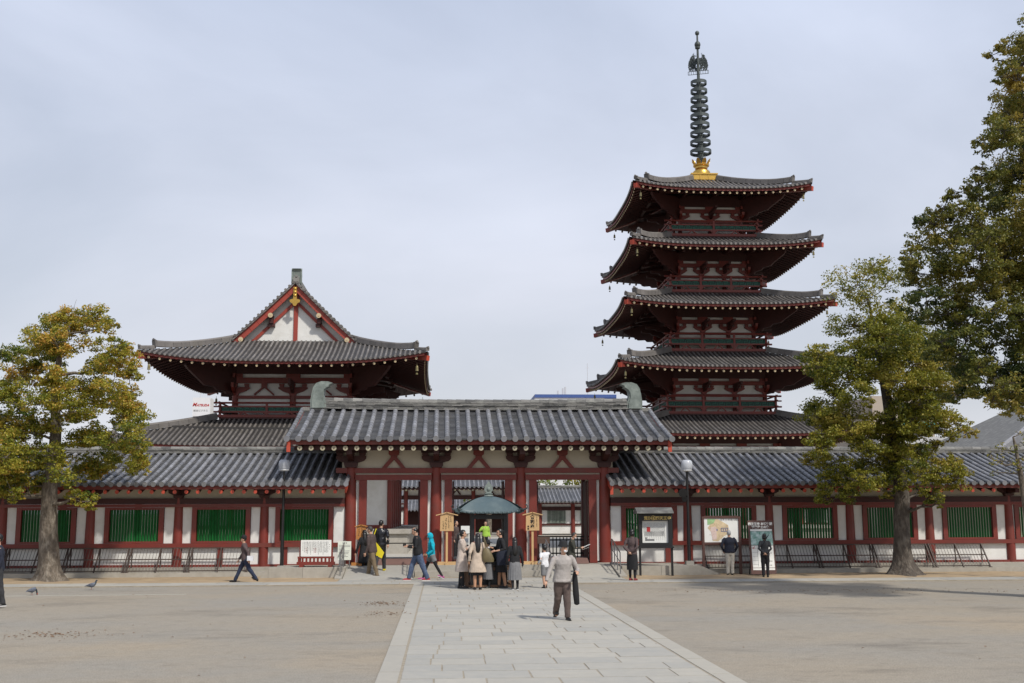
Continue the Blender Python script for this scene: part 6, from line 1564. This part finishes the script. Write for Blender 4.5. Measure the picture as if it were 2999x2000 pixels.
m.prism([(q.x-.30, .98), (q.x-.22, 1.22), (q.x-.05, 1.02), (q.x+.12, .80), (q.x+.05, .62), (q.x-.12, .70)], p.y-.20, p.y-.13); m.bar((q.x-.26, p.y-.15, 1.18), (q.x-.15, p.y-.02, 1.55), .03, .01)
carried('shoulder_bag', 'bright yellow bag slung behind the man in the leather jacket', 'bag', m, K['yellow'], False)
t, i_, p = ped('balding man in black jacket and blue jeans walking left in red shoes', 1224, 1703, 1544, k=1.04, rz=-88, top='black', bottom='jean', legs=((.44, .18), (-.34, .06)), hair='bald', haircol='blackhair', shoes='redshoe', sole='sole', lean=.10, head=(.30, 0), build=1.15, hands=((.05, -.26, -.24), (.0, -.28, -.26)), seed=6, trouserfit=1.15)
w_ = i_['wp']((i_['arms'][0][2]+i_['arms'][1][2])/2+V((0, -.10, .03))); m = MB(); m.box(w_.x-.05, w_.x+.05, w_.y-.04, w_.y+.04, w_.z-.03, w_.z+.04); m.tube([w_, w_+V((-.05, 0, 0))], .025, 10); carried('camera', 'small black camera held by the balding man in jeans', 'camera', m, K['blackshoe'], False)
t, i_, p = ped('person in cyan hooded jacket and pink shoes walking left behind the man in jeans', 1263, 1700, 1559, k=1.03, rz=-85, top='cyan', stock='black', shorts=('midgrey', .55), legs=((.40, .10), (-.44, .10)), hair='short', hood='cyan', shoes='pinkshoe', sole='sole', lean=.02, head=(.28, 0), fem=True, seed=7, hands=((.0, -.16, -.40), (.0, -.14, -.42)))
m = MB(); 
t8, i8, p8 = ped('woman in long pale coat and black trousers facing right, hands raised before her', 1352, 1726, 1551, rz=84, top='beige2', bottom='black', trouserfit=.88, coat=(.56, .05), hair='pony', fem=True, legs=((.04, .0), (-.06, .02)), hands=((.10, -.26, -.12), (-.04, -.28, -.10)), shoes='blackshoe', head=(.05, .1), seed=8)
w_ = i8['wp']((i8['arms'][0][2]+i8['arms'][1][2])/2+V((0, -.06, .04))); m = MB(); m.tube([w_, w_+V((.02, 0, .03))], .035, 10); carried('small_pouch', 'small dark red pouch held up by the woman in the pale coat', 'pouch', m, K['maroon'])
t9, i9, p9 = ped('woman seen from behind in beige coat with long black hair and bare legs', 1399, 1730, 1561, rz=184, top='beige', coat=(.60, .07), hair='long', fem=True, stock='tan', skirt=('black', .50, -.02, 0), legs=((.02, .0), (-.02, .0)), shoes='blackshoe', hands=((-.10, -.14, -.46), (.10, .02, -.50)), seed=9)
c = V((p9.x+.27, p9.y-.10, .95)); m = MB(); loft(m, [(c+V((.02, 0, -.20)), .13, .06, V((1, 0, 0)), V((0, 1, 0))), (c+V((.0, 0, -.12)), .16, .075, V((1, 0, 0)), V((0, 1, 0))), (c+V((-.03, 0, .05)), .12, .06, V((1, 0, 0)), V((0, 1, 0))), (c+V((-.05, 0, .16)), .06, .03, V((1, 0, 0)), V((0, 1, 0)))], 14); m.tube([c+V((-.06, -.02, .14)), c+V((-.10, -.03, .32)), c+V((-.11, .03, .46))], .012, 6); m.tube([c+V((.0, -.02, .14)), c+V((-.07, -.04, .34)), c+V((-.11, .02, .47))], .012, 6)
carried('shoulder_bag', 'olive leather bag hanging from the shoulder of the woman in the beige coat', 'bag', m, K['olivebag'])
ped('child in grey school skirt and white socks between the two coated women', 1369, 1716, 1596, rz=160, top='black', skirt=('midgrey', .50, .03, .05), hair='long', fem=True, socks=('white', .35), shoes='blackshoe', seed=10)
ped('schoolgirl in dark brimmed hat and pleated grey skirt before the incense burner', 1430, 1725, 1580, k=.98, rz=-70, top='black', skirt=('midgrey', .38, .02, .06), stock='black', hair='short', hat=('black', 'brim'), fem=True, collar='white', shoes='blackshoe', hands=((.02, -.22, -.25), (.0, -.2, -.28)), head=(.1, -.1), seed=11)
t, i_, p = ped('woman in black dress with pinned up hair facing left before the incense burner', 1468, 1725, 1544, k=.985, rz=-80, top='black', skirt=('black', .52, .03, 0), hair='bun', fem=True, stock='tan', shoes='blackshoe', hands=((.03, -.30, -.20), (.06, -.20, -.30)), legs=((.06, 0), (-.10, .05)), sleeve=.55, head=(.12, 0), seed=12)
m = MB(); c = V((p.x+.02, p.y-.24, .86)); loft(m, [(c+V((.0, 0, -.22)), .15, .05, V((1, 0, 0)), V((0, 1, 0))), (c+V((0, 0, .05)), .17, .06, V((1, 0, 0)), V((0, 1, 0))), (c+V((0, 0, .18)), .13, .04, V((1, 0, 0)), V((0, 1, 0)))], 14); m.tube([c+V((-.1, 0, .16)), c+V((-.03, .05, .34)), c+V((.06, 0, .16))], .010, 6)
carried('tote_bag', 'navy cloth bag on the arm of the woman in the black dress', 'bag', m, K['navy'])
ped('schoolgirl seen from behind with long black hair, black sweater and grey skirt', 1508, 1729, 1573, rz=184, top='black', skirt=('midgrey', .37, .03, .06), stock='black', hair='long', fem=True, collar='white', shoes='blackshoe', sole='sole', legs=((.0, .0), (-.1, .1)), seed=13)
ped('boy in white shirt and grey shorts with one hand to his face', 1596, 1725, 1597, rz=-150, top='white', shorts=('midgrey', .92), hair='short', socks=('black', .3), shoes='blackshoe', hands=((.06, -.22, .02), (.08, -.05, -.36)), poles=((-1, -.2, -.1), None), legs=((.05, .0), (-.08, .05)), seed=14)
t, i_, p = ped('man in dark olive coat and mask reading a white leaflet near the right ramp', 1674, 1692, 1556, rz=78, top='olive', bottom='midgrey', coat=(.62, .04), hair='short', haircol='balding', mask=True, head=(.42, 0), lean=.08, hands=((.04, -.34, -.24), (-.02, -.34, -.24)), legs=((.25, .05), (-.2, .1)), build=1.05, shoes='brownshoe', sole='sole', seed=15)
w_ = i_['wp']((i_['arms'][0][2]+i_['arms'][1][2])/2+V((0, -.12, .03))); m = MB(); m.bar(w_+V((-.13, -.02, -.05)), w_+V((.15, -.02, .07)), .22, .004); m.bar(w_+V((-.10, .02, -.10)), w_+V((.12, .0, -.02)), .2, .004); carried('leaflet', 'open white leaflet held by the man in the olive coat', 'leaflet', m, K['paper'], False)
# old man in front
t, i_, p = ped('old man in light grey windbreaker, black hat and mask walking toward the camera', 1648, 1820, 1600, k=1.06, rz=12, top='grey', bottom='brownpant', legs=((-.12, .42), (.16, .12)), hair='short', haircol='greyhair', hat=('black', 'bucket'), mask=True, shoes='blackshoe', lean=.14, head=(-.02, .40), build=1.12, hands=((-.22, -.10, -.50), (.05, -.24, -.30)), coat=(.93, .0), seed=16, vox=.0095, poles=((-.5, .9, 0), (.5, .9, -.2)), trouserfit=1.12)
a = V((p.x+.245, p.y+.02, .92)); m = MB(); m.tube([a, a+V((.0, .02, -.10)), a+V((.02, .02, -.42)), a+V((.035, .02, -.60)), a+V((.035, .02, -.62))], [.03, .052, .060, .052, .02], 12, True, .5, flat=.6); m.tube([a+V((0, 0, -.02)), a+V((-.05, .0, .20))], .012, 6)
carried('umbrella_bag', 'long narrow black bag hanging beside the old man in grey', 'bag', m, K['black'])
t, i_, p = ped('woman in plum brown jacket, black skirt and red shoes with hands behind her back', 1853, 1703, 1549, rz=146, top='plum', skirt=('black', .42, .0, 0), stock='black', hair='bob', fem=True, shoes='maroon', hands=((.13, .14, -.42), (-.11, .15, -.42)), poles=((-1, .2, 0), (1, .2, 0)), seed=17)
ped('white haired man in navy jacket and cream trousers looking at the map board', 2139, 1687, 1552, rz=176, top='navy', bottom='cream', hair='short', haircol='greyhair', shoes='blackshoe', hands=((-.01, -.10, -.47), (.01, -.10, -.47)), poles=((-.8, .7, 0), (.8, .7, 0)), build=1.12, legs=((.02, 0), (-.02, 0)), seed=18, trouserfit=1.1)
t, i_, p = ped('person in dark quilted jacket with a sling strap before the garden poster', 2243, 1692, 1562, rz=168, top='charcoal', bottom='black', hair='bob', fem=True, shoes='blackshoe', hands=((.12, .14, -.42), (-.12, .15, -.42)), poles=((-1, .2, 0), (1, .2, 0)), legs=((.05, .05), (-.03, .0)), seed=19)
m = MB(); m.bar((p.x-.13, p.y-.15, .98), (p.x+.10, p.y-.13, 1.33), .03, .012); carried('sling_strap', 'black sling strap across the back of the person by the poster', 'strap', m, K['black'], False)
ped('attendant in lime green vest seen through the middle doorway, arms raised', 1421, 1600, 1526, Y=58, rz=20, top='hiviz', bottom='black', hair='short', hands=((-.05, -.25, -.1), None), vox=.018, seed=20)
ped('person in brown standing in the shade seen left in the middle doorway', 1334, 1600, 1524, Y=50, rz=60, top='brown', bottom='black', hair='short', vox=.018, seed=21)
# pigeons
def pigeon(label, px, py, rz, peck):
    p = at(px, py, Z=0); t = thing('pigeon', label, 'pigeon', (p.x, p.y, 0), radians(rz), 'pigeons on the court')
    b = MB(); z = .115
    loft(b, [(V((0, q, z+dz)), rx, rz_, V((1, 0, 0)), V((0, 0, 1))) for q, dz, rx, rz_ in ((.20, -.012, .012, .004), (.13, .0, .028, .014), (.08, .012, .045, .038), (.0, .018, .060, .062), (-.06, .03, .052, .058), (-.095, .055, .034, .038))], 14)
    if peck: hp_ = [V((0, -.08, z+.04)), V((0, -.13, z+.02)), V((0, -.155, z-.05)), V((0, -.165, z-.085))]
    else: hp_ = [V((0, -.08, z+.05)), V((0, -.10, z+.09)), V((0, -.105, z+.125)), V((0, -.12, z+.14))]
    b.tube(hp_, [.034, .025, .021, .022], 10); b.ell(hp_[-1], (.021, .025, .022), 10, 8)
    bp = hp_[-1]+(V((0, -.012, -.03)) if peck else V((0, -.035, -.006))); b.tube([hp_[-1], bp], [.008, .002], 6)
    for sx in (-1, 1): b.tube([(sx*.022, .0, z-.03), (sx*.022, .005, .01), (sx*.022, -.025, .004)], [.007, .005, .004], 6)
    me = remesh(b, 'body', [M['pigeongrey'], M['pigeonneck'], M['pigeonleg']], .006, 1, paint=lambda c: 2 if c.z < .055 and abs(c.x) > .012 else (1 if c.y < -.075 else 0)); o = bpy.data.objects.new('body', me); C.objects.link(o); o.parent = t
    for sx in (-1, 1):
        w = MB(); w.add([(sx*.052, -.05, z+.045), (sx*.066, .02, z+.02), (sx*.05, .09, z+.0), (sx*.02, .165, z+.005), (sx*.03, .08, z+.045), (sx*.046, .0, z+.06)], [(0, 1, 5), (1, 2, 4, 5), (2, 3, 4)]); o = w.build('wing', M['pigeonwing'], None); o.parent = t
M['pigeongrey'] = mat('pigeon_grey', (.13, .15, .19), .7, .15, scale=20); M['pigeonneck'] = mat('pigeon_dark_neck', (.04, .055, .07), .4, .2, scale=20); M['pigeonleg'] = mat('pigeon_leg', (.4, .12, .08), .6, .1); M['pigeonwing'] = mat('pigeon_wing', (.09, .10, .13), .7, .3, scale=30)
pigeon('grey pigeon standing in profile on the left of the court', 268, 1728, 100, False)
pigeon('dark pigeon pecking nearer the left frame edge', 93, 1744, 150, True)
# ------------------------------------------------------------------ light and sky
SUN = V((.56, -.80, 1.10)).normalized()   # towards the sun
sd_ = bpy.data.lights.new('sun', 'SUN'); sd_.energy = 3.9; sd_.angle = radians(3.0); sd_.color = (1, .955, .88)
so = bpy.data.objects.new('sun', sd_); C.objects.link(so); so.rotation_euler = (-SUN).to_track_quat('-Z', 'Y').to_euler()
w = bpy.data.worlds.new('World'); SC.world = w; w.use_nodes = True; nt = w.node_tree; L = nt.links.new
bg = nt.nodes['Background']; bg.inputs[1].default_value = .1
sky = nd(nt, 'ShaderNodeTexSky', sky_type='NISHITA'); sky.sun_disc = False; sky.sun_elevation = math.asin(SUN.z); sky.sun_rotation = atan2(SUN.x, SUN.y)
sky.dust_density = 2.5; sky.ozone_density = 2.0; sky.air_density = 1.2
tc = nd(nt, 'ShaderNodeTexCoord'); mp = nd(nt, 'ShaderNodeMapping'); mp.inputs['Scale'].default_value = (1, 1, 2.2); mp.inputs['Rotation'].default_value = (0, .5, .3); L(tc.outputs['Generated'], mp.inputs[0])
n1 = nd(nt, 'ShaderNodeTexNoise'); n1.inputs['Scale'].default_value = 1.5; n1.inputs['Detail'].default_value = 7; n1.inputs['Roughness'].default_value = .48; n1.inputs['Distortion'].default_value = .4; L(mp.outputs[0], n1.inputs[0])
mr = nd(nt, 'ShaderNodeMapRange'); mr.inputs[1].default_value = .32; mr.inputs[2].default_value = .72; mr.inputs[3].default_value = .5; mr.inputs[4].default_value = 1.0; L(n1.outputs['Fac'], mr.inputs[0])
# cloud veil is thicker and whiter low down
sp = nd(nt, 'ShaderNodeSeparateXYZ'); L(tc.outputs['Generated'], sp.inputs[0])
mz = nd(nt, 'ShaderNodeMapRange'); mz.inputs[1].default_value = .0; mz.inputs[2].default_value = .5; L(sp.outputs[2], mz.inputs[0])
cl = nd(nt, 'ShaderNodeMix', data_type='RGBA'); cl.inputs[6].default_value = (9.2, 9.3, 9.9, 1); cl.inputs[7].default_value = (7.3, 8.2, 10.3, 1); L(mz.outputs[0], cl.inputs[0])
n2 = nd(nt, 'ShaderNodeTexNoise'); n2.inputs['Scale'].default_value = 3.2; n2.inputs['Detail'].default_value = 8; n2.inputs['Roughness'].default_value = .55; n2.inputs['Distortion'].default_value = .8; L(mp.outputs[0], n2.inputs[0])
mr2 = nd(nt, 'ShaderNodeMapRange'); mr2.inputs[1].default_value = .3; mr2.inputs[2].default_value = .7; mr2.inputs[3].default_value = .97; mr2.inputs[4].default_value = 1.06; L(n2.outputs['Fac'], mr2.inputs[0])
clv = nd(nt, 'ShaderNodeMix', data_type='RGBA', blend_type='MULTIPLY'); clv.inputs[0].default_value = 1; L(cl.outputs[2], clv.inputs[6]); L(mr2.outputs[0], clv.inputs[7])
mx = nd(nt, 'ShaderNodeMix', data_type='RGBA'); L(mr.outputs[0], mx.inputs[0]); L(sky.outputs[0], mx.inputs[6]); L(clv.outputs[2], mx.inputs[7]); L(mx.outputs[2], bg.inputs[0])
SC.view_settings.view_transform = 'Standard'; SC.view_settings.look = 'None'; SC.view_settings.exposure = -.2; SC.view_settings.gamma = 1
SC.cycles.max_bounces = 6; SC.cycles.diffuse_bounces = 3; SC.cycles.transparent_max_bounces = 8
SC.cycles.use_denoising = True
